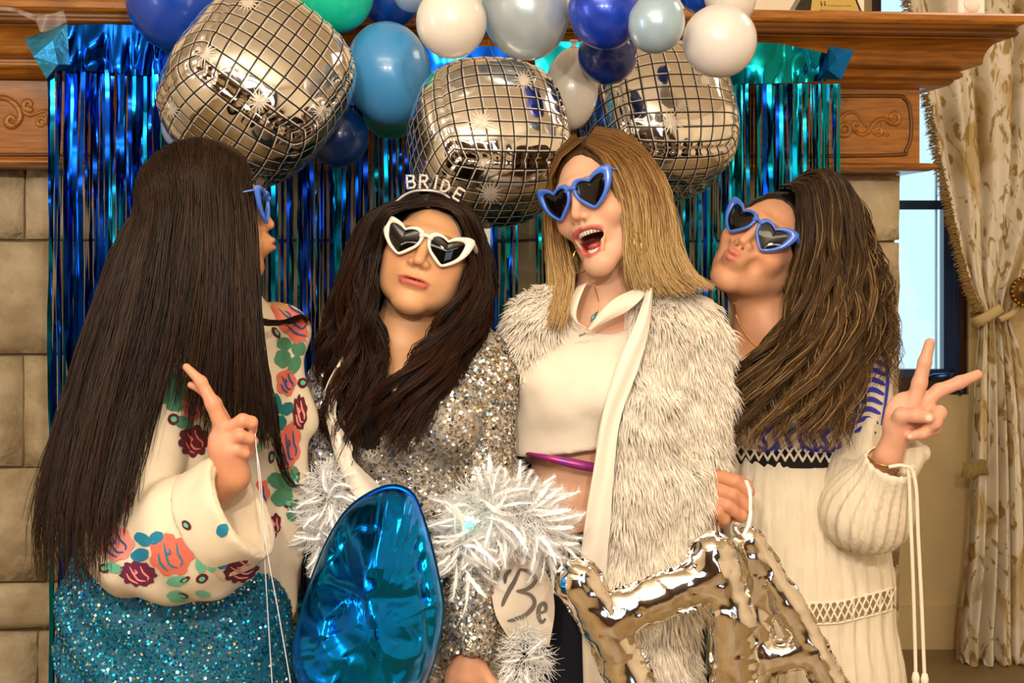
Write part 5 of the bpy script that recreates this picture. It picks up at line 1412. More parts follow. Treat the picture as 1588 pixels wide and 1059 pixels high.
# ------------------------------------------------------------------ woman 3: laughing blonde in a white fur coat
def woman_blonde():
    y = .07; G = lambda L: PP(L, y); q = lambda a, b_, c: P(a, b_, y + c)
    root = person('laughing woman with straight blonde hair, white crop shirt and white furry coat over her shoulder', q(930, 900, .05)[0], y + .05)
    H = head_frame((892, 298), y - .07, -33, 10, -20, 1.04)
    base = (.70, .40, .265)
    j = dict(neck=q(935, 492, .04), shA=q(852, 500, .06), shB=q(1060, 508, .05), chest=q(925, 590, .05), chest_r=(.118, .092, .15), waist=q(905, 745, .06), waist_r=(.100, .08, .12), hip=q(945, 910, .06), hip_r=(.15, .11, .13),
             bust=[(q(865, 600, -.015), (.056, .058, .056)), (q(950, 600, -.02), (.056, .058, .056))])
    S = SDF(); torso(S, j); add_head(S, H, 'laugh', j['neck'], .048, .055)
    S.chain([j['shA'], q(838, 690, .14), q(930, 790, .22)], (.044, .036, .024), .015); S.chain([j['shB'], q(1068, 720, .06), q(1020, 900, .02)], (.044, .036, .024), .015)
    for (cx, cy, cy2) in ((945, 800, .23), (1012, 920, .02)):
        S.ell(q(cx, cy + 10, cy2), (.018, .030, .04), k=.012)
        for k in range(4): finger(S, [(cx, cy + 40, cy2 - .024 + .016 * k), (cx + 2, cy + 80, cy2 - .026 + .016 * k), (cx - 2, cy + 108, cy2 - .02 + .016 * k)], (8, 7.5, 6.5), y)
        finger(S, [(cx - 4, cy, cy2 - .03), (cx - 6, cy + 34, cy2 - .045), (cx - 8, cy + 60, cy2 - .05)], (9, 8, 7), y)
    m = skin_mat('skin_blonde')
    body_mesh(root, S, H, 'laugh', base, (.56, .11, .10), (.72, .33, .20), [(H['c'], .165), (q(910, 500, -.06), .12)], m=m)
    # mouth parts: teeth arcs and tongue
    mt_ = mat('teeth', '#efe4d0', .25, spec=.6); mtg = mat('tongue', '#b3504c', .35)
    b = MB()
    for i in range(10):
        a = (i - 4.5) / 4.5; x = .0235 * math.sin(a * 1.15); yy = .0865 - .019 * (1 - math.cos(a * 1.25)); z = -.0545 - .0015 * a * a
        wd, hh = .0027, .0052 - .0012 * abs(a)
        v = np.array([[x + sx * wd * (1 if sz > 0 else .85), yy + sy * .0025 * (.6 if sz < 0 else 1), z + sz * hh] for sx in (-1, 1) for sy in (-1, 1) for sz in (-1, 1)])
        b.add(HL(H, v), [[0, 1, 3, 2], [4, 6, 7, 5], [0, 4, 5, 1], [2, 3, 7, 6], [0, 2, 6, 4], [1, 5, 7, 3]])
    b.build('upper_teeth', mt_, root)
    b = MB()
    for i in range(8):
        a = (i - 3.5) / 3.5; x = .014 * math.sin(a * 1.1); yy = .078 - .012 * (1 - math.cos(a * 1.2))
        v = np.array([[x + sx * .0020, yy + sy * .002, -.0885 + .003 * a * a + sz * .003] for sx in (-1, 1) for sy in (-1, 1) for sz in (-1, 1)]); b.add(HL(H, v), [[0, 1, 3, 2], [4, 6, 7, 5], [0, 4, 5, 1], [2, 3, 7, 6], [0, 2, 6, 4], [1, 5, 7, 3]])
    b.build('lower_teeth', mt_, root)
    T = SDF(); T.ell(HL(H, (0, .060, -.080)), np.array([.016, .024, .0075]) * H['s'], M=H['M']); V, pol = surf(T, .003); part('tongue', V, pol, mtg, root)
    # shirt
    msh = mat('white_shirt_cotton', '#eadfce', .8, vary=.05, vscale=20, bump=.1, bscale=500)
    A = SDF(); torso(A, j, .016, 'scb')
    A.rc(q(860, 640, .06), q(880, 700, .06), .105, .112, .05, sy=.9); A.rc(q(925, 640, .06), q(940, 700, .06), .100, .108, .05, sy=.9)
    A.rc(j['shA'], q(836, 650, .09), .060, .066, .03)
    hn = np.array([.10, 0, -1.0]); hn /= np.linalg.norm(hn); ho = q(860, 706, -.05)
    A.fn(lambda p: (p - ho) @ hn, (-9, -9, -9), (9, 9, 9), .003, 2)
    A.ell(q(935, 470, .03), (.064, .10, .07), k=.01, mode=1)
    A.rc(q(928, 440, -.11), q(912, 508, -.10), .048, .004, .006, 1)
    A.ell(q(890, 740, .06), (.098, .082, .085), k=.004, mode=1)
    f_ = lambda p: .007 * np.sin(p[..., 0] * 38 - p[..., 2] * 26 + 2.5 * noise3(p * 7)) * np.clip(noise3(p * 5 + 1) + .5, 0, 1) + .0015 * noise3(p * 30)
    V, pol = surf(A, .0055, f_); sh = part('crop_shirt', V, pol, msh, root)
    def flap(rows, nm, nu=16):
        A0 = cr(np.array([q(*r[0]) for r in rows]), nu); A1 = cr(np.array([q(*r[1]) for r in rows]), nu); V = []
        for k in range(5):
            f = k / 4; r_ = A0 * (1 - f) + A1 * f; r_[:, 1] -= .008 * math.sin(f * math.pi); V.append(r_)
        V = np.concatenate(V); V2 = V + np.array([0, .004, 0]); n = len(V); Q = grid_quads(5, nu); part(nm, np.concatenate([V, V2]), [np.concatenate([Q, Q[:, ::-1] + n])], msh, sh)
    flap([((912, 510, -.075), (906, 509, -.075)), ((895, 496, -.075), (889, 497, -.07)), ((897, 470, -.07), (884, 478, -.06)), ((911, 438, -.045), (893, 448, -.03)), ((925, 436, -.02), (905, 440, -.01))], 'collar_flap')
    flap([((912, 510, -.08), (916, 513, -.08)), ((932, 483, -.085), (944, 497, -.085)), ((955, 462, -.08), (972, 483, -.085)), ((982, 449, -.06), (996, 462, -.085)), ((1000, 440, -.02), (1004, 446, -.04))], 'collar_flap')
    MB().tube(PP([(898, 521, y - .092), (908, 517, y - .094)]), .0022, 6).build('button', mat('button_grey', '#8d8376', .4), sh)
    # iridescent bra edge under the hem, jeans
    mv = mat('violet_band', '#7a2f8f', .3, .3, vary=1, vscale=60, color2='#b02f6f')
    e = cr(PP([(812, 702, y + .0), (826, 705, y - .03), (850, 710, y - .05), (880, 717, y - .053), (915, 724, y - .05), (935, 727, y - .03)]), 30)
    MB().tube(e, [.004] * 6 + list(np.linspace(.004, .009, 14)) + [.009] * 10, 8).build('violet_band', mv, root)
    mjn = mat('dark_denim', '#10162a', .85, bump=.3, bscale=600); Jn = SDF(); torso(Jn, j, .020, 'hl'); jn_o = q(880, 775, -.05); jn = np.array([-.16, 0, 1.0]); jn /= np.linalg.norm(jn)
    Jn.fn(lambda p: (p - jn_o) @ jn, (-9, -9, -9), (9, 9, 9), .003, 2); V, pol = surf(Jn, .009); jo = part('jeans', V, pol, mjn, root)
    # coat
    mf = mat('fur_base', '#fbf3e6', .95); mfs = mat('fur_strand', (.9, .86, .78), .6, col=True, spec=.3)
    Ct = SDF(); Ct.rc(q(1000, 492, .03), q(1058, 520, .06), .055, .060, .04)
    Ct.chain([q(1050, 525, .05), q(1058, 620, .04), q(1030, 740, .02), q(1000, 880, .0), q(1005, 1100, .0), q(1005, 1250, .0)], (.070, .066, .078, .080, .072, .08), .05, sy=.8)
    Ct.chain([q(1008, 500, -.01), q(985, 620, -.035), q(968, 760, -.03), q(958, 900, -.02), q(985, 1080, -.01), q(985, 1250, .0)], (.034, .046, .046, .052, .05, .05), .05)
    V, pol = surf(Ct, .008, lambda p: .004 * noise3(p * 14)); ct = part('fur_coat', V, pol, mf, root)
    C2 = SDF(); C2.chain([q(862, 462, .02), q(836, 500, .0), q(818, 560, .0), q(812, 600, .03)], (.022, .036, .030, .012), .03); V2, pol2 = surf(C2, .006); ct2 = part('fur_collar', V2, pol2, mf, root)
    def fur(V, pol, n, par, keep, down, ln, nm):
        Pn, Nn = scatter(V, pol, n, rng, keep)
        cl = noise3(Pn * 45); c2 = np.stack([noise3(Pn * 38 + 7), noise3(Pn * 38 + 19), noise3(Pn * 38 + 31)], -1)
        d = Nn * .55 + np.array(down) + c2 * .55 + rng.normal(0, .14, Nn.shape); d /= np.linalg.norm(d, axis=1)[:, None]
        L = ln * rng.uniform(.6, 1.25, n)[:, None]; K = 4; S_ = []
        for t in np.linspace(0, 1, K): S_.append(Pn + Nn * (.010 * t * (1 - t)) + d * L * t + np.array([0, -.002, -.012]) * t * t)
        S_ = np.stack(S_, 1); Vf, Qf = strands_geo(S_, rng.uniform(.0011, .0021, n), .12)
        c = np.array(lin('#fff5e6'))[None] * (1 - .10 * rng.random(n)[:, None]); tp = np.linspace(.95, 1.0, K)
        col = np.repeat((c[:, None] * tp[None, :, None]).reshape(-1, 3), 3, 0)
        part(nm, Vf, [Qf], mfs, par, True, col=col, stuff=True)
    lin_x = lambda z: np.interp(z, [P(0, 1060, y)[2], P(0, 880, y)[2], P(0, 700, y)[2], P(0, 560, y)[2], P(0, 440, y)[2]], [P(930, 0, y)[0], P(935, 0, y)[0], P(945, 0, y)[0], P(980, 0, y)[0], P(985, 0, y)[0]])
    fur(V, pol, 17000, ct, lambda c, n: ((n[:, 1] < .5) & (c[:, 0] > lin_x(c[:, 2])) & (c[:, 2] > .55)).astype(float), (.0, -.1, -.75), .034, 'fur_pile')
    fur(V2, pol2, 3000, ct2, lambda c, n: (n[:, 1] < .6).astype(float), (-.35, -.1, -.35), .030, 'fur_pile')
    # smooth lining edge of the coat front
    mlin = mat('coat_lining', '#eee4d6', .6, sheen=.2)
    rows = [((1004, 446, -.07), (1012, 446, -.075)), ((985, 500, -.098), (1006, 510, -.10)), ((958, 560, -.108), (990, 570, -.113)), ((934, 640, -.108), (962, 650, -.113)), ((921, 720, -.103), (952, 730, -.11)), ((908, 800, -.098), (946, 810, -.105)), ((900, 872, -.09), (940, 884, -.1)), ((902, 960, -.08), (944, 970, -.09)), ((905, 1070, -.07), (945, 1070, -.08))]
    A0 = cr(np.array([q(*r[0]) for r in rows]), 50); A1 = cr(np.array([q(*r[1]) for r in rows]), 50); Vv = []
    for k in range(9):
        f = k / 8; r_ = A0 * (1 - f) + A1 * f; r_[:, 1] += .006 * np.cos(f * 5 + np.arange(50) * .12) - .004; Vv.append(r_)
    Vv = np.concatenate(Vv); V3 = Vv + np.array([.004, .022, 0]); n = len(Vv); Q = grid_quads(9, 50); i = np.arange(49)
    part('coat_lining', np.concatenate([Vv, V3]), [np.concatenate([Q, Q[:, ::-1] + n, np.stack([i, i + 1, n + i + 1, n + i], -1)])], mlin, ct)
    # hair
    A_ = [[(903, 224, -.04), (878, 252, -.03), (868, 310, .02), (876, 370, .03), (890, 420, .0), (886, 470, -.06), (868, 515, -.10)],
          [(900, 221, -.02), (866, 254, .0), (854, 320, .04), (858, 390, .04), (868, 440, -.01), (864, 490, -.07), (856, 512, -.1)],
          [(897, 220, .01), (862, 258, .03), (847, 330, .06), (850, 400, .05), (855, 450, .0), (850, 496, -.06)]]
    B_ = [[(907, 222, -.06), (934, 242, -.10), (956, 290, -.11), (966, 350, -.10), (974, 400, -.095), (984, 445, -.085)],
          [(910, 219, -.05), (952, 240, -.09), (980, 300, -.105), (990, 370, -.10), (1000, 425, -.095), (1018, 458, -.09)],
          [(916, 216, -.04), (976, 236, -.07), (1008, 300, -.085), (1020, 375, -.085), (1036, 428, -.085), (1066, 455, -.08)],
          [(922, 214, -.02), (996, 234, -.03), (1032, 300, -.04), (1044, 370, -.045), (1062, 422, -.05), (1096, 448, -.055)],
          [(928, 213, .02), (1006, 240, .03), (1042, 310, .03), (1054, 380, .02), (1076, 424, .0), (1106, 440, -.02)],
          [(935, 216, .06), (1000, 250, .08), (1030, 320, .08), (1042, 390, .07), (1064, 432, .05)]]
    Bk = [[(905, 225, .05), (870, 300, .07), (872, 380, .06), (886, 450, .05)], [(930, 225, .06), (930, 320, .10), (930, 400, .08), (930, 455, .07)], [(940, 225, .06), (1000, 320, .10), (1010, 400, .08), (1015, 450, .07)]]
    sheets = [dict(g=[G(a) for a in A_], n=.7, T=.03, lock=16, wave=(.003, 1.5), frizz=.0025, clump=.4, len=(.86, 1.)), dict(g=[G(a) for a in B_], n=2.0, T=.05, lock=44, wave=(.003, 1.6), frizz=.003, clump=.45, len=(.85, 1.02)),
              dict(g=[G(a) for a in Bk], n=.4, T=.02, lock=14, len=(.9, 1.), back=1)]
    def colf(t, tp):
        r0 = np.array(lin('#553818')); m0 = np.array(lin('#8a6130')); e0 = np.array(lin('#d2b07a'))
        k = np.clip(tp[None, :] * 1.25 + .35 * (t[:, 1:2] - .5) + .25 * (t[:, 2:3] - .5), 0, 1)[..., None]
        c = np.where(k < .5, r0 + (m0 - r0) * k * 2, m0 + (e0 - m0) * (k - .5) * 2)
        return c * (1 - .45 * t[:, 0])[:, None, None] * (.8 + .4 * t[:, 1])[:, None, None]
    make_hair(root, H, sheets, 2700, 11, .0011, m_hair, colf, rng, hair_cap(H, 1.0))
    mg = mat('gold_wire', '#d8b070', .2, 1.0)
    def ring(cx, cy, rx, ry, dy, ang=0):
        a = np.linspace(0, 2 * np.pi, 41); MB().tube(PP([(cx + rx * math.cos(t) * math.cos(ang) - ry * math.sin(t) * math.sin(ang), cy + rx * math.cos(t) * math.sin(ang) + ry * math.sin(t) * math.cos(ang), y + dy + .02 * math.cos(t)) for t in a]), .0012, 6, False).build('hoop_earring', mg, root)
    ring(902, 402, 14, 22, -.02, .25); ring(989, 378, 5, 18, -.13, -.15)
    nk = cr(PP([(921, 440, y - .0), (927, 462, y - .05), (928, 480, y - .06), (922, 492, y - .068), (916, 500, y - .070)]), 20); MB().tube(nk, .0008, 5).build('necklace', mg, root)
    b = MB(); b.tube(PP([(926, 484, y - .07), (920, 492, y - .076), (916, 499, y - .078)]), [.0015, .004, .0015], 8); b.build('necklace_pendant', mat('turquoise_pendant', '#5f8f98', .3, .3), root)
    sunglasses(H, m_bluef, m_lens, 'blue heart sunglasses on the laughing blonde woman')
    return root
woman_blonde()

# ------------------------------------------------------------------ woman 4: wavy brown hair, cream dress, victory sign
def woman_right():
    y = .23; G = lambda L: PP(L, y); q = lambda a, b_, c: P(a, b_, y + c)
    root = person('woman with long wavy brown hair and cream lattice dress making a victory sign', q(1240, 900, .05)[0], y + .05)
    H = head_frame((1176, 350), y - .06, -30, 4, 34, 1.02)
    base = (.62, .31, .175)
    j = dict(neck=q(1190, 510, .04), shA=q(1122, 560, .06), shB=q(1328, 560, .05), chest=q(1222, 620, .06), chest_r=(.118, .092, .14), waist=q(1228, 740, .06), waist_r=(.105, .085, .12), hip=q(1240, 900, .06), hip_r=(.15, .12, .14),
             bust=[(q(1180, 640, -.01), (.055, .055, .055)), (q(1268, 640, -.01), (.055, .055, .055))])
    S = SDF(); torso(S, j); add_head(S, H, 'pucker', j['neck'], .048, .055)
    eL = q(1325, 800, -.04); wL = q(1378, 706, -.165); eR = q(1092, 735, .06); wR = q(1072, 770, -.10)
    S.chain([j['shB'], eL, wL], (.046, .038, .0225), .015); S.chain([j['shA'], eR, wR], (.044, .036, .026), .012)
    hy = y - .18
    # victory hand: palm, index, middle up; ring and little folded under the thumb
    S.ell(P(1404, 640, hy + .006), (.040, .015, .036), M=np.array(Matrix.Rotation(math.radians(-52), 3, 'Y')), k=.012)
    S.rc(wL, P(1392, 668, hy), .0225, .024, .014); S.rc(P(1388, 660, hy), P(1436, 628, hy + .006), .019, .017, .012)
    finger(S, [(1416, 628, 0), (1426, 594, -.002), (1434, 562, -.004), (1442, 532, -.002)], (13, 11.5, 10, 8), hy, .006)
    finger(S, [(1436, 622, .004), (1456, 606, .002), (1488, 593, 0), (1516, 581, .002)], (12.5, 11, 9.8, 7.8), hy, .006)
    finger(S, [(1440, 640, .002), (1457, 640, -.022), (1450, 656, -.034), (1436, 668, -.024)], (11.5, 11, 10, 8.5), hy, .004)
    finger(S, [(1430, 656, .004), (1449, 664, -.016), (1432, 672, -.028), (1412, 676, -.022)], (11, 10, 9, 7.5), hy, .004)
    finger(S, [(1390, 664, -.008), (1398, 644, -.024), (1420, 644, -.038), (1441, 648, -.042)], (13, 12, 10.5, 8.5), hy, .006)
    # hand with the ribbon
    ry_ = y - .19
    S.ell(P(1098, 770, ry_ + .012), (.030, .022, .036), k=.012); S.rc(wR, P(1094, 770, ry_ + .02), .026, .026, .012)
    for (a, b_, r) in (((1114, 738), (1160, 762), 11), ((1108, 757), (1158, 785), 11), ((1102, 775), (1150, 800), 10.5), ((1098, 792), (1124, 805), 9.5)):
        mx_, my_ = (a[0] + b_[0]) / 2 + 2, (a[1] + b_[1]) / 2 - 4
        finger(S, [(a[0], a[1], 0), (mx_, my_, -.016), (b_[0], b_[1], -.010), (b_[0] - 6, b_[1] + 5, .012), (b_[0] - 24, b_[1] - 2, .018)], (r, r, r * .92, r * .85, r * .8), ry_, .003)
    finger(S, [(1112, 748, .022), (1140, 744, .024), (1160, 752, .012)], (11, 9.5, 8), ry_, .004)
    m = skin_mat('skin_right')
    body_mesh(root, S, H, 'pucker', base, (.62, .20, .15), (.76, .34, .20), [(H['c'], .155), (P(1430, 620, hy), .15), (P(1120, 770, ry_), .085), (q(1150, 560, -.05), .13)], m=m,
              extra=[(P(1425, 630, hy), None, (.14, .1, .14), (.70, .36, .24), .5), (P(1125, 770, ry_), None, (.09, .1, .09), (.64, .29, .165), .5), (P(1441, 648, hy - .052), None, (.006, .004, .006), (.9, .62, .5), .3), (P(1410, 677, hy - .034), None, (.006, .006, .005), (.9, .65, .55), .3)])
    # dress
    md = mat('cream_crinkle_cotton', '#e9dcc4', .85, bump=.35, bscale=12, stretch=(10, 10, 1.2), vary=.08, vscale=6)
    mdk = mat('black_lace_ground', '#0e0a0c', .9); mbl = mat('blue_embroidery', '#2a2fb0', .6, bump=.4, bscale=700); mbd = mat('white_bodice', '#d9cdb8', .85); mtm = mat('cream_trim', '#efe4cf', .75)
    # bodice
    A = SDF(); torso(A, j, .016, 'scb'); A.rc(j['shB'], q(1345, 690, .0), .058, .060, .03)
    A.fn(lambda p: (P(0, 722, y)[2] - p[..., 2]), (-9, -9, -9), (9, 9, 9), .003, 2)
    A.rc(q(1150, 430, -.12), q(1148, 690, -.09), .085, .045, .01, 1); A.ell(q(1180, 490, .03), (.10, .12, .085), k=.01, mode=1)
    V, pol = surf(A, .006, lambda p: .002 * noise3(p * 20)); bo = part('embroidered_bodice', V, pol, mbd, root)
    bv = bvh_of(V, pol)
    def embr(shapes, nm, off=.002):
        b = MB()
        for L, w_ in shapes:
            pts, pl = stroke(L, w_, 20); r = decal(bv, pts, pl, off)
            if r: b.add(r[0], [f for f in r[1] if f.shape[1] == 4][0])
        if b.V: b.build(nm, mbl, bo)
    sh = []
    for i in range(11):
        yy = 520 + i * 15; x0 = 1333 + 8 * math.sin(i * .35) - i * .6; sh.append(([(x0, yy), (x0 + 16, yy - 6), (x0 + 34, yy + 2)], 8))
    sh.append(([(1372, 520), (1376, 560), (1374, 610), (1366, 660)], 5)); sh.append(([(1328, 525), (1334, 580), (1326, 640), (1318, 680)], 4)); embr(sh, 'blue_stitching')
    sh = []
    for i in range(7): a = 1180 + i * 19; sh.append(([(a, 708 - (i % 2) * 6), (a + 8, 690), (a + 2, 676), (a + 14, 664), (a + 20, 655)], 7))
    for i in range(5): a = 1176 + i * 24; sh.append(([(a, 690), (a + 14, 700), (a + 24, 692)], 6))
    sh.append(([(1190, 708), (1206, 680), (1222, 655)], 3)); embr(sh, 'blue_stitching')
    # skirt
    K = SDF(); K.chain([q(1222, 722, .06), q(1232, 800, .06), q(1238, 900, .06), q(1252, 1060, .06), q(1260, 1400, .06), q(1265, 1640, .06)], (RP(108, y), RP(122, y), RP(138, y), RP(142, y), RP(160, y), RP(165, y)), .04, sy=.72)
    zt = P(0, 712, y)[2]
    K.fn(lambda p: p[..., 2] - zt - .05 * (p[..., 0] - q(1200, 0, 0)[0]) * -1, (-9, -9, -9), (9, 9, 9), .003, 2)
    def pl_(p):
        th = np.arctan2(p[..., 0] - q(1235, 0, 0)[0], -(p[..., 1] - y - .06)); return .0035 * np.sin(th * 34 + 2 * noise3(p * np.array([6, 6, 1.5]))) + .003 * noise3(p * np.array([14, 14, 3]))
    V5, p5 = surf(K, .0085, pl_); sk = part('pleated_skirt', V5, p5, md, root); bvk = bvh_of(V5, p5)
    # lattice bands (waist and skirt)
    D_ = SDF(); D_.chain([q(1222, 690, .06), q(1224, 716, .06)], (RP(106, y), RP(108, y)), .02, sy=.76)
    for zc, sg in ((P(0, 722, y)[2], -1), (P(0, 682, y)[2], 1)): D_.fn((lambda zc, sg: lambda p: sg * (p[..., 2] - zc))(zc, sg), (-9, -9, -9), (9, 9, 9), .002, 2)
    V6, p6 = surf(D_, .006); dk = part('waist_band', V6, p6, mdk, root); bvd = bvh_of(V6, p6)
    def proj(bvx, L, off=.003, n=14):
        p = cr(np.array([(a, b_, 0) for a, b_ in L], float), n); o = Vector((0, CAMY, CAMZ)); out = []
        for a, b_, _ in p:
            d = (Vector(P(a, b_, 0)) - o).normalized(); h_ = bvx.ray_cast(o, d)
            if h_[0] is None: return None
            out.append(np.array(h_[0] - d * off))
        return np.array(out)
    b = MB(); n = 15
    for i in range(n):
        x0 = 1108 + i * 13.6; dy_ = 6 * ((x0 - 1108) / 200)
        for sgn in (-1, 1):
            a0, a1 = (x0, x0 + 15) if sgn > 0 else (x0 + 15, x0)
            L = proj(bvd, [(a0, 688 + dy_), ((a0 + a1) / 2, 699 + dy_), (a1, 712 + dy_)], .004, 6)
            if L is not None: b.tube(L, .0024, 6)
    b.build('lattice_trim', mtm, dk)
    mgap = mat('lattice_gap', '#8f7a58', .95)
    b = MB(); g_ = MB()
    def yl(x): return np.interp(x, [1240, 1300, 1360, 1400], [937, 934, 920, 908])
    for i in range(14):
        x0 = 1242 + i * 11
        for sgn in (-1, 1):
            a0, a1 = (x0, x0 + 15) if sgn > 0 else (x0 + 15, x0)
            L = proj(bvk, [(a0, yl(a0)), ((a0 + a1) / 2, (yl(a0) + yl(a1)) / 2 + 15), (a1, yl(a1) + 31)], .003, 6)
            if L is not None: b.tube(L, .0020, 6)
    for dy_ in (-1, 32):
        L = proj(bvk, [(x, yl(x) + dy_) for x in np.linspace(1236, 1384, 10)], .002, 30)
        if L is not None: b.tube(L, .0025, 6)
    if b.V: b.build('lattice_trim', mtm, sk)
    pts = [(x, yl(x) + t) for t in (0, 8, 16, 24, 31) for x in np.linspace(1236, 1386, 26)]
    r = decal(bvk, pts, [tuple(f) for f in grid_quads(5, 26)], .0008)
    if r: part('lattice_ground', r[0], r[1], mgap, sk)
    # sleeve
    Sl = SDF(); Sl.rc(q(1340, 600, .04), q(1330, 770, -.03), .060, .066, .03); Sl.chain([q(1322, 800, -.05), q(1345, 790, -.10), q(1378, 725, -.160)], (.056, .068, .050), .04); Sl.ell(q(1345, 800, -.095), (.075, .058, .058), k=.03)
    nc = q(1400, 655, -.19) - q(1345, 790, -.10); nc /= np.linalg.norm(nc); oc = q(1382, 716, -.166)
    Sl.fn(lambda p: (p - oc) @ nc, (-9, -9, -9), (9, 9, 9), .004, 2); Sl.rc(q(1375, 735, -.155), q(1396, 680, -.185), .032, .052, .006, 1)
    axd = nc
    def pls(p):
        r_ = p - oc; ax_ = r_ @ axd; pr = r_ - ax_[..., None] * axd; th = np.arctan2(pr @ np.array([1, 0, 0.]), pr @ np.array([0, -1, 0.])); return .0045 * np.sin(th * 17 + ax_ * 25 + 2 * noise3(p * 10)) * np.clip((-ax_) * 12 + .25, .2, 1) + .003 * noise3(p * 16)
    V7, p7 = surf(Sl, .005, pls); sl = part('dress_sleeve', V7, p7, md, root)
    # back ruffle of the cuff and ties
    Rf = SDF(); Rf.chain([q(1402, 735, -.13), q(1418, 705, -.135), (q(1425, 700, -.13))], (.020, .022, .014), .02); V8, p8 = surf(Rf, .005, lambda p: .003 * np.sin(p[..., 0] * 220)); part('cuff_ruffle', V8, p8, md, sl)
    for pts in ([(1378, 724, -.215), (1400, 722, -.215), (1409, 735, -.21), (1412, 800, -.20), (1416, 900, -.19), (1419, 1000, -.18), (1420, 1046, -.18)], [(1400, 722, -.215), (1414, 728, -.213), (1421, 760, -.21), (1424, 830, -.20), (1429, 930, -.19), (1433, 1030, -.18), (1434, 1048, -.18)]):
        p_ = cr(PP(pts, y), 50); MB().tube(p_, .0034, 7).build('tie_cord', mtm, sl)
        e = p_[-1]; MB().tube([e + [0, 0, .004], e + [0, 0, -.006], e + [0, 0, -.02]], [.005, .0075, .006], 8).build('cord_knot', mtm, sl)
    # hair
    Hs = [[(1214, 268, -.03), (1238, 290, -.085), (1243, 345, -.10), (1240, 420, -.095), (1226, 480, -.10), (1182, 545, -.12), (1140, 610, -.13), (1112, 690, -.14)],
          [(1222, 261, -.03), (1258, 285, -.085), (1268, 360, -.11), (1262, 440, -.11), (1250, 520, -.125), (1215, 590, -.14), (1180, 655, -.145), (1160, 708, -.15)],
          [(1226, 250, -.03), (1280, 272, -.08), (1298, 370, -.105), (1295, 450, -.115), (1290, 530, -.13), (1265, 600, -.145), (1240, 660, -.15), (1222, 712, -.155)],
          [(1238, 247, -.02), (1302, 274, -.06), (1325, 370, -.085), (1330, 450, -.10), (1325, 530, -.12), (1305, 600, -.14), (1290, 660, -.15), (1290, 716, -.15)],
          [(1248, 247, .0), (1318, 282, -.03), (1345, 370, -.05), (1358, 450, -.065), (1360, 520, -.085), (1342, 590, -.11), (1322, 650, -.125), (1310, 696, -.13)]]
    H2 = [[(1250, 254, .03), (1318, 295, .0), (1350, 380, -.01), (1366, 460, -.03), (1372, 530, -.045), (1366, 600, -.06)], [(1255, 256, .04), (1326, 300, .03), (1358, 385, .02), (1378, 465, .0), (1388, 540, -.02), (1398, 610, -.04)]]
    Bk = [[(1215, 280, .05), (1190, 350, .08), (1200, 450, .06), (1230, 560, .03)], [(1240, 275, .06), (1270, 380, .10), (1280, 480, .08), (1280, 580, .05)], [(1255, 275, .05), (1320, 380, .09), (1335, 480, .07), (1335, 580, .04)]]
    sheets = [dict(g=[G(a) for a in Hs], n=2.3, T=.06, lock=60, coh=.2, pj=.12, ld=.75, hug=.14, vol=1.08, wave=(.016, 3.0), frizz=.003, clump=.9, len=[(.8, 1.0), (.78, 1.0), (.74, .97), (.76, .98), (.8, 1.0)], spread=.003), dict(g=[G(a) for a in H2], n=.35, T=.03, lock=10, pj=.1, hug=.14, vol=1.08, wave=(.014, 4), frizz=.004, clump=.8, len=(.6, 1.), noback=1),
              dict(g=[G(a) for a in Bk], n=.4, T=.02, lock=14, wave=(.008, 3), len=(.9, 1.), back=1)]
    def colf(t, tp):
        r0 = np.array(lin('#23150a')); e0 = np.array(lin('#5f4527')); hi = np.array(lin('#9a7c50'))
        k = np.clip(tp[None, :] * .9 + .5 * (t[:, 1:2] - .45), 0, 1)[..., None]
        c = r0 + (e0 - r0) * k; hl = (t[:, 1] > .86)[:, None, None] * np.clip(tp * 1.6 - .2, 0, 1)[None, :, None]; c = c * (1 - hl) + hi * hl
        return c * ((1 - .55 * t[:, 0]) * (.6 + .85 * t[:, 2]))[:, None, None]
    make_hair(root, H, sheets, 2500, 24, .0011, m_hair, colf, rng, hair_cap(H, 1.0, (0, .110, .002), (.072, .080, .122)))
    mg = mat('gold_chain', '#c89a50', .25, 1.0)
    ch = proj(bvh_of(np.array([v.co for v in root.children[0].data.vertices]) + ROOT[root.name], [np.array([list(p.vertices) for p in root.children[0].data.polygons if len(p.vertices) == 4])]), [(1138, 470), (1142, 490), (1152, 512), (1166, 530), (1178, 540)], .003, 40)
    if ch is not None: MB().tube(ch, .0013, 5).build('necklace', mg, root)
    a = np.linspace(0, 2 * np.pi, 49); wc = q(1373, 712, -.165); t_ = nc; u_ = np.cross(t_, [0, 1, 0]); u_ /= np.linalg.norm(u_); v_ = np.cross(t_, u_)
    MB().tube(np.array([wc + .030 * (u_ * math.cos(x) + .95 * v_ * math.sin(x)) - t_ * .004 * math.cos(2 * x) for x in a]), .0016, 6, False).build('bracelet', mg, root)
    sunglasses(H, m_bluef, m_lens, 'blue heart sunglasses on the woman with wavy brown hair, tilted down')
    return root
woman_right()
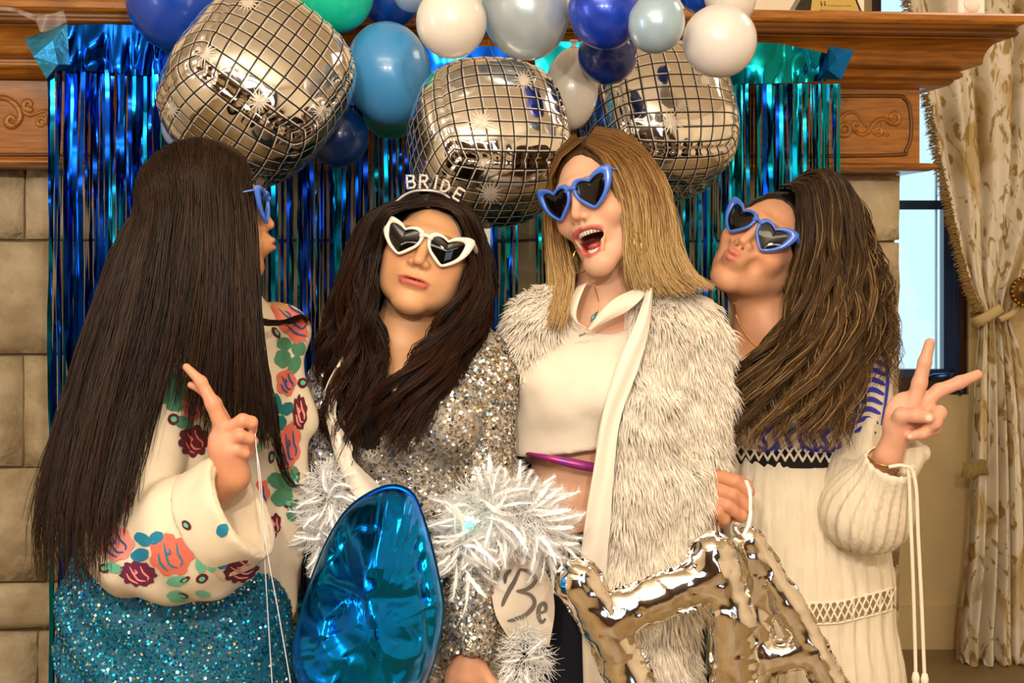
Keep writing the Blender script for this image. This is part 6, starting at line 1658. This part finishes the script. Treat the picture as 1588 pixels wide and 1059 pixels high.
# ------------------------------------------------------------------ foil balloons, ribbons and feathers in front
rng = np.random.default_rng(77)
def blue_balloon():
    y = -.27
    lp = np.array([(585, 760), (615, 755), (640, 768), (655, 800), (670, 850), (683, 910), (687, 950), (677, 1010), (660, 1060), (640, 1110), (600, 1150), (540, 1155), (495, 1110), (462, 1050), (456, 1000), (470, 940), (490, 880), (515, 825), (545, 785)], float)
    n, m = 160, 44; L = crloop(lp, n); c = np.array([582., 950.]); V = []
    for side in (-1, 1):
        for k in range(m):
            f = math.sin(k / (m - 1) * math.pi / 2); p = c + (L - c) * f
            hgt = .125 * max(0, 1 - f ** 2.4) ** .58
            q3 = np.array([P(a, b_, y) for a, b_ in p]); th = np.linspace(0, 2 * np.pi, n, endpoint=False)
            s = noise3(np.stack([q3[:, 0] * 7, q3[:, 2] * 7, np.full(n, 3. + side)], -1)); s2 = noise3(np.stack([q3[:, 0] * 19 + q3[:, 2] * 8, q3[:, 2] * 17, np.full(n, 1. + side)], -1))
            puck = np.sin(th * 34 + 5 * s) * np.abs(noise3(np.stack([np.cos(th) * 5, np.sin(th) * 5, np.full(n, 2.)], -1))) * .011 * f ** 4 * (1 - f ** 12)
            xc = 640 + 30 * np.sin((p[:, 1] - 760) / 300 * math.pi / 2); cre = -.010 * np.exp(-((p[:, 0] - xc) / 7) ** 2) * (1 - f ** 6)
            cr2 = -.008 * np.exp(-((p[:, 1] - (905 + .12 * (p[:, 0] - 580))) / 9) ** 2) * (p[:, 0] < xc + 5) * (1 - f ** 6)
            d = hgt + (-np.abs(s) * .030 - np.abs(s2) * .020) * (1 - f ** 8) * (hgt > 0) + puck + cre + cr2
            q3[:, 1] = y + side * np.maximum(d, .0005 if f < 1 else 0); V.append(q3)
    V = np.concatenate(V); Q = grid_quads(m, n, False, True); h_ = m * n
    rr = np.random.default_rng(5); sd = V[rr.choice(h_, 46)]; tl = rr.normal(0, 1, (46, 3)); k = np.argmin(((V[:h_, None] - sd[None]) ** 2).sum(-1), 1)
    rim = np.repeat(np.sin(np.arange(m) / (m - 1) * np.pi / 2), n); V[:h_, 1] += np.clip((tl[k] * (V[:h_] - sd[k])).sum(1) * .07, -.006, .006) * (1 - rim ** 10)
    mbl = foil('foil_big_blue', '#0a7cf0', .2, c2='#0a9ce0', vscale=3)
    t = thing('foil_balloon', (P(580, 0, y)[0], y, V[:, 2].min()), 'big crumpled blue foil balloon in front of the silver sequin jacket', 'foil balloon')
    part('foil_skin', V, [np.concatenate([Q, Q[:, ::-1] + h_])], mbl, t)
    # seam flange
    a = np.array([P(*p, y) for p in L]); o = np.array([P(*(c + (p - c) * 1.02), y) for p in L]); V2 = np.concatenate([a + [0, -.001, 0], o + [0, -.001, 0], a + [0, .001, 0], o + [0, .001, 0]])
    Q = grid_quads(2, n, False, True); part('seam', V2, [np.concatenate([Q, Q[:, ::-1] + 2 * n])], mbl, t)
blue_balloon()

m_sil = foil('foil_silver', '#efe8de', .10)
def letter(strokes, y, r, label, seed, sy=.62):
    S = SDF(); Fl = []
    for pts in strokes:
        w3 = [P(a, b_, y + c) for a, b_, c in pts]; S.chain(w3, [RP(r, y)] * len(w3), RP(r, y) * .35, sy=sy)
        for i in range(len(w3) - 1): Fl.append((w3[i], w3[i + 1]))
    R_ = RP(r, y)
    segs = [(np.array(a)[[0, 2]], np.array(b_)[[0, 2]]) for a, b_ in Fl]
    def dist2(p):
        d = np.full(p.shape[:-1], 9.)
        for a, b_ in segs:
            q = p[..., [0, 2]]; ba = b_ - a; h_ = np.clip(((q - a) @ ba) / (ba @ ba), 0, 1); d = np.minimum(d, np.linalg.norm(q - a - h_[..., None] * ba, axis=-1))
        return d
    def disp(p):
        e = np.clip(dist2(p) / R_, 0, 1); w_ = e ** 3
        s = noise3(p * np.array([26, 10, 26]) + seed); return .009 * w_ * np.abs(noise3(p * np.array([60, 20, 60]) + seed)) + .004 * np.abs(s) * e - .001
    V, pol = surf(S, .0042, disp, pad=.03)
    rr = np.random.default_rng(int(seed)); sd = V[rr.choice(len(V), 130)]; tl = rr.normal(0, 1, (130, 3)); N0 = vnormals(V, pol)
    k = np.concatenate([np.argmin(((V[i:i + 4000, None] - sd[None]) ** 2).sum(-1), 1) for i in range(0, len(V), 4000)])
    V = V + N0 * np.clip((tl[k] * (V - sd[k])).sum(1) * .05, -.002, .002)[:, None]
    t = thing('letter_balloon', tuple([V[:, 0].mean(), y, V[:, 2].min()]), label, 'foil balloon', 'silver foil letter balloons')
    part('foil_skin', V, pol, m_sil, t)
    # flat crimped seam around the outline
    g = .0026; lo = V.min(0) - .03; hi = V.max(0) + .03; xs = np.arange(lo[0], hi[0], g); zs = np.arange(lo[2], hi[2], g)
    X, Z = np.meshgrid(xs, zs, indexing='ij'); d = dist2(np.stack([X, 0 * X, Z], -1)) - R_ * 1.03 - .003 * noise3(np.stack([X * 70, 0 * X, Z * 70], -1))
    gx, gz = np.gradient(d, g); gl = np.maximum(np.hypot(gx, gz), 1e-6); mv = np.where(d > -1.3 * g, -np.clip(d, -2 * g, 2 * g), 0); Xm = X + gx / gl * mv; Zm = Z + gz / gl * mv; Yv = y + .004 * noise3(np.stack([X * 50, 0 * X + seed, Z * 50], -1)); VV = np.stack([Xm, Yv, Zm], -1).reshape(-1, 3); Q = grid_quads(len(xs), len(zs)); ok = (d.ravel()[Q] < .002).all(1) & (d.ravel()[Q] > -.012).any(1); Q = Q[ok]; u, inv = np.unique(Q, return_inverse=True)
    part('seam', VV[u], [inv.reshape(Q.shape)], m_sil, t)
    return t
tA = letter([[(1162, 845, 0), (1222, 940, 0), (1302, 1085, 0)], [(1158, 845, .0), (1172, 960, .01), (1180, 1085, .02)], [(1180, 1020, .01), (1262, 1012, 0)]], -.10, 26, 'narrow slanted silver foil letter balloon hanging from the ribbon in the fist', 3.)
MB().tube(cr(PP([(1150, 838, -.10), (1140, 826, -.105), (1138, 815, -.10), (1150, 812, -.1)]), 12), [.012, .014, .016, .016, .014, .012, .012, .014, .016, .014, .01, .006], 10, True, flat=.4).build('filling_tab', m_sil, tA)
tH = letter([[(898, 905, -.01), (948, 985, -.005), (984, 1075, 0), (1005, 1150, 0)], [(938, 960, -.005), (1112, 892, 0)], [(1104, 862, 0), (1136, 960, 0), (1140, 1060, .01), (1130, 1150, .01)]], -.215, 36, 'wide silver foil letter H balloon held in front of the white furry coat', 9.)
MB().tube(cr(PP([(890, 890, -.23), (880, 880, -.235), (876, 868, -.23)]), 8), [.018, .016, .015, .014, .014, .014, .012, .008], 10, True, flat=.4).build('filling_tab', m_sil, tH)
m_rib = mat('white_ribbon', '#efe8e6', .35, sheen=.2)
def ribbon(lists, y, label, w_=.0035):
    c = PP(lists[0], y)[-1]; t = thing('ribbon', tuple(c), label, 'ribbon')
    for L in lists:
        p = cr(PP(L, y), 60); V, Q, T = tube_geo(p, w_, 8, True, .25); part('ribbon_strand', V, [Q, T], m_rib, t)
    return t
ribbon([[(1157, 745, -.006), (1163, 762, -.028), (1164, 790, -.030), (1163, 812, -.03), (1156, 838, -.03)], [(1164, 795, -.030), (1160, 815, -.04), (1152, 832, -.045)]], -.07, 'white ribbon hanging from the fist down to the silver letter balloons')
ribbon([[(396, 672, 0), (398, 700, -.005), (403, 760, 0), (410, 860, .01), (416, 960, .02), (424, 1090, .02)], [(397, 690, 0), (404, 740, -.006), (414, 850, 0), (432, 950, .01), (456, 1090, .02)]], -.375, 'pale ribbon strands falling from the raised hand in front of the teal skirt', .0028)

# ------------------------------------------------------------------ feather boa
m_fea = mat('white_feather', (.95, .97, .97), .7, col=True, spec=.3)
def feather_mesh(k):
    r = np.random.default_rng(200 + k); n = 12; t = np.linspace(0, 1, n); L = 1.0
    bend = r.uniform(-1.1, 1.1); lift = r.uniform(.1, .9)
    sp = np.stack([bend * t ** 2 * .5, -lift * np.sin(t * 2.2) * .35, t * L], -1)
    tan = np.gradient(sp, axis=0); tan /= np.linalg.norm(tan, axis=1)[:, None]; side = np.cross(tan, [0, -1, 0]); side /= np.linalg.norm(side, axis=1)[:, None]
    wd = r.uniform(.10, .17) * np.sin(np.clip(t * .96 + .04, 0, 1) * np.pi) ** .55 * (1 - .3 * t)
    b = MB()
    for sgn in (-1, 1):
        e = sp + sgn * side * wd[:, None] * (1 + .22 * r.normal(0, 1, n))[:, None] * .40 + tan * wd[:, None] * .55 + np.array([0, .02, 0]) * wd[:, None]
        V = np.concatenate([sp, e]); i = np.arange(n - 1); b.add(V, np.stack([i, i + 1, n + i + 1, n + i], -1))
    S_ = []
    for sgn in (-1, 1):
        for j in range(50):
            u = r.uniform(.03, .97); p = np.array([np.interp(u, t, sp[:, c]) for c in range(3)]); s_ = np.array([np.interp(u, t, side[:, c]) for c in range(3)]); ta = np.array([np.interp(u, t, tan[:, c]) for c in range(3)])
            w_ = np.interp(u, t, wd) * r.uniform(.9, 1.7) + .04; d = sgn * s_ + ta * r.uniform(.3, 1.0) + r.normal(0, .18, 3); S_.append([p, p + d * w_ * .5, p + d * w_ + ta * w_ * .2])
    V, Q = strands_geo(np.array(S_), np.full(len(S_), .0034), .15); b.add(V, Q)
    V, Q, T = tube_geo(sp, .0035 * (1 - t * .8), 5); b.add(V, Q, T)
    V, pol = b.get(); me = mesh_data('feather', V, pol, True, np.full((len(V), 3), .97)); me.materials.append(m_fea); return me
FM = [feather_mesh(k) for k in range(8)]
def boa():
    c = P(780, 900, -.1); t = thing('feather_boa', (c[0], c[1], P(0, 1080, -.1)[2]), 'fluffy white feather boa around the sleeves of the silver sequin jacket', 'boa')
    V, Q, T = tube_geo(cr(np.array([P(500, 720, -.08), P(490, 800, -.12), P(520, 880, -.08), P(620, 905, -.12), P(712, 860, -.165), P(770, 800, -.15), P(820, 815, -.13), P(838, 845, -.10), P(835, 900, -.05), P(822, 1000, -.09), P(835, 1090, -.10)]), 60), .003, 6)
    part('boa_core', V, [Q, T], mat('boa_cord', '#d9dde0', .9), t)
    def put(px_, py_, yy, ang, tilt, L, k):
        o = bpy.data.objects.new('feather', FM[k]); C.objects.link(o); o.parent = t; o.location = tuple(P(px_, py_, yy) - ROOT[t.name])
        o.rotation_euler = Matrix.Rotation(ang, 3, 'Y').to_4x4().to_3x3().to_euler() if False else (Matrix.Rotation(ang, 3, 'Y') @ Matrix.Rotation(tilt, 3, 'X') @ Matrix.Rotation(rng.uniform(-.9, .9), 3, 'Z')).to_euler()
        o.scale = (L, L, L)
    def cluster(cx, cy, sx, sy, yy, n, Lr, bias, k=.9):
        for i in range(n):
            a = rng.uniform(0, 2 * np.pi); r = rng.random() ** .6; X, Y = cx + sx * r * math.cos(a), cy + sy * r * math.sin(a)
            dx, dy_ = math.cos(a) * k + bias[0] + rng.normal(0, .45), math.sin(a) * k + bias[1] + rng.normal(0, .45)
            put(X, Y, yy - .03 * (1 - r) + rng.uniform(-.012, .012), math.atan2(dx, -dy_), rng.uniform(-.35, .55), RP(rng.uniform(*Lr), 0), rng.integers(8))
    cluster(752, 806, 40, 40, -.165, 54, (36, 62), (-.2, .35)); cluster(812, 800, 40, 34, -.15, 54, (40, 68), (.35, .1)); cluster(712, 856, 20, 42, -.18, 24, (36, 60), (-.1, .8)); cluster(848, 838, 18, 26, -.13, 20, (36, 62), (.5, .5))
    cluster(508, 778, 18, 42, -.11, 40, (26, 46), (-.1, .5)); cluster(498, 836, 14, 28, -.11, 18, (26, 44), (0, .8)); cluster(808, 1030, 16, 26, -.13, 14, (28, 42), (-.2, .5))
    S_ = []
    for cx, cy, sx, sy, yy, n in ((770, 800, 75, 55, -.18, 2200), (505, 790, 32, 70, -.13, 900), (815, 1020, 32, 50, -.14, 500)):
        for i in range(n):
            a = rng.uniform(0, 6.28); r = rng.random() ** .5; p = P(cx + sx * r * math.cos(a), cy + sy * r * math.sin(a), yy + .02 * rng.random()); d = np.array([math.cos(a), -.5 * rng.random(), -math.sin(a)]) * .6 + rng.normal(0, .5, 3) + [0, 0, -.3]; d /= np.linalg.norm(d); L = rng.uniform(.012, .035)
            S_.append([p, p + d * L * .5, p + d * L + rng.normal(0, .004, 3)])
    V, Q = strands_geo(np.array(S_), np.full(len(S_), .0007), .3); part('down_fluff', V, [Q], m_fea, t, True, col=np.full((len(V), 3), .95), stuff=True)
    th = np.linspace(0, np.pi, 8); o = P(728, 812, -.205); V = np.array([[o[0] + .006 * math.sin(a) * math.cos(p), o[1] - .006 * math.cos(a), o[2] + .006 * math.sin(a) * math.sin(p)] for a in th for p in np.linspace(0, 6.2832, 12, endpoint=False)])
    part('led_light', V, [grid_quads(8, 12, False, True)], mat('teal_led', (.05, .8, .6), .3, emit=(.08, 1, .75), estr=5), t)
boa()
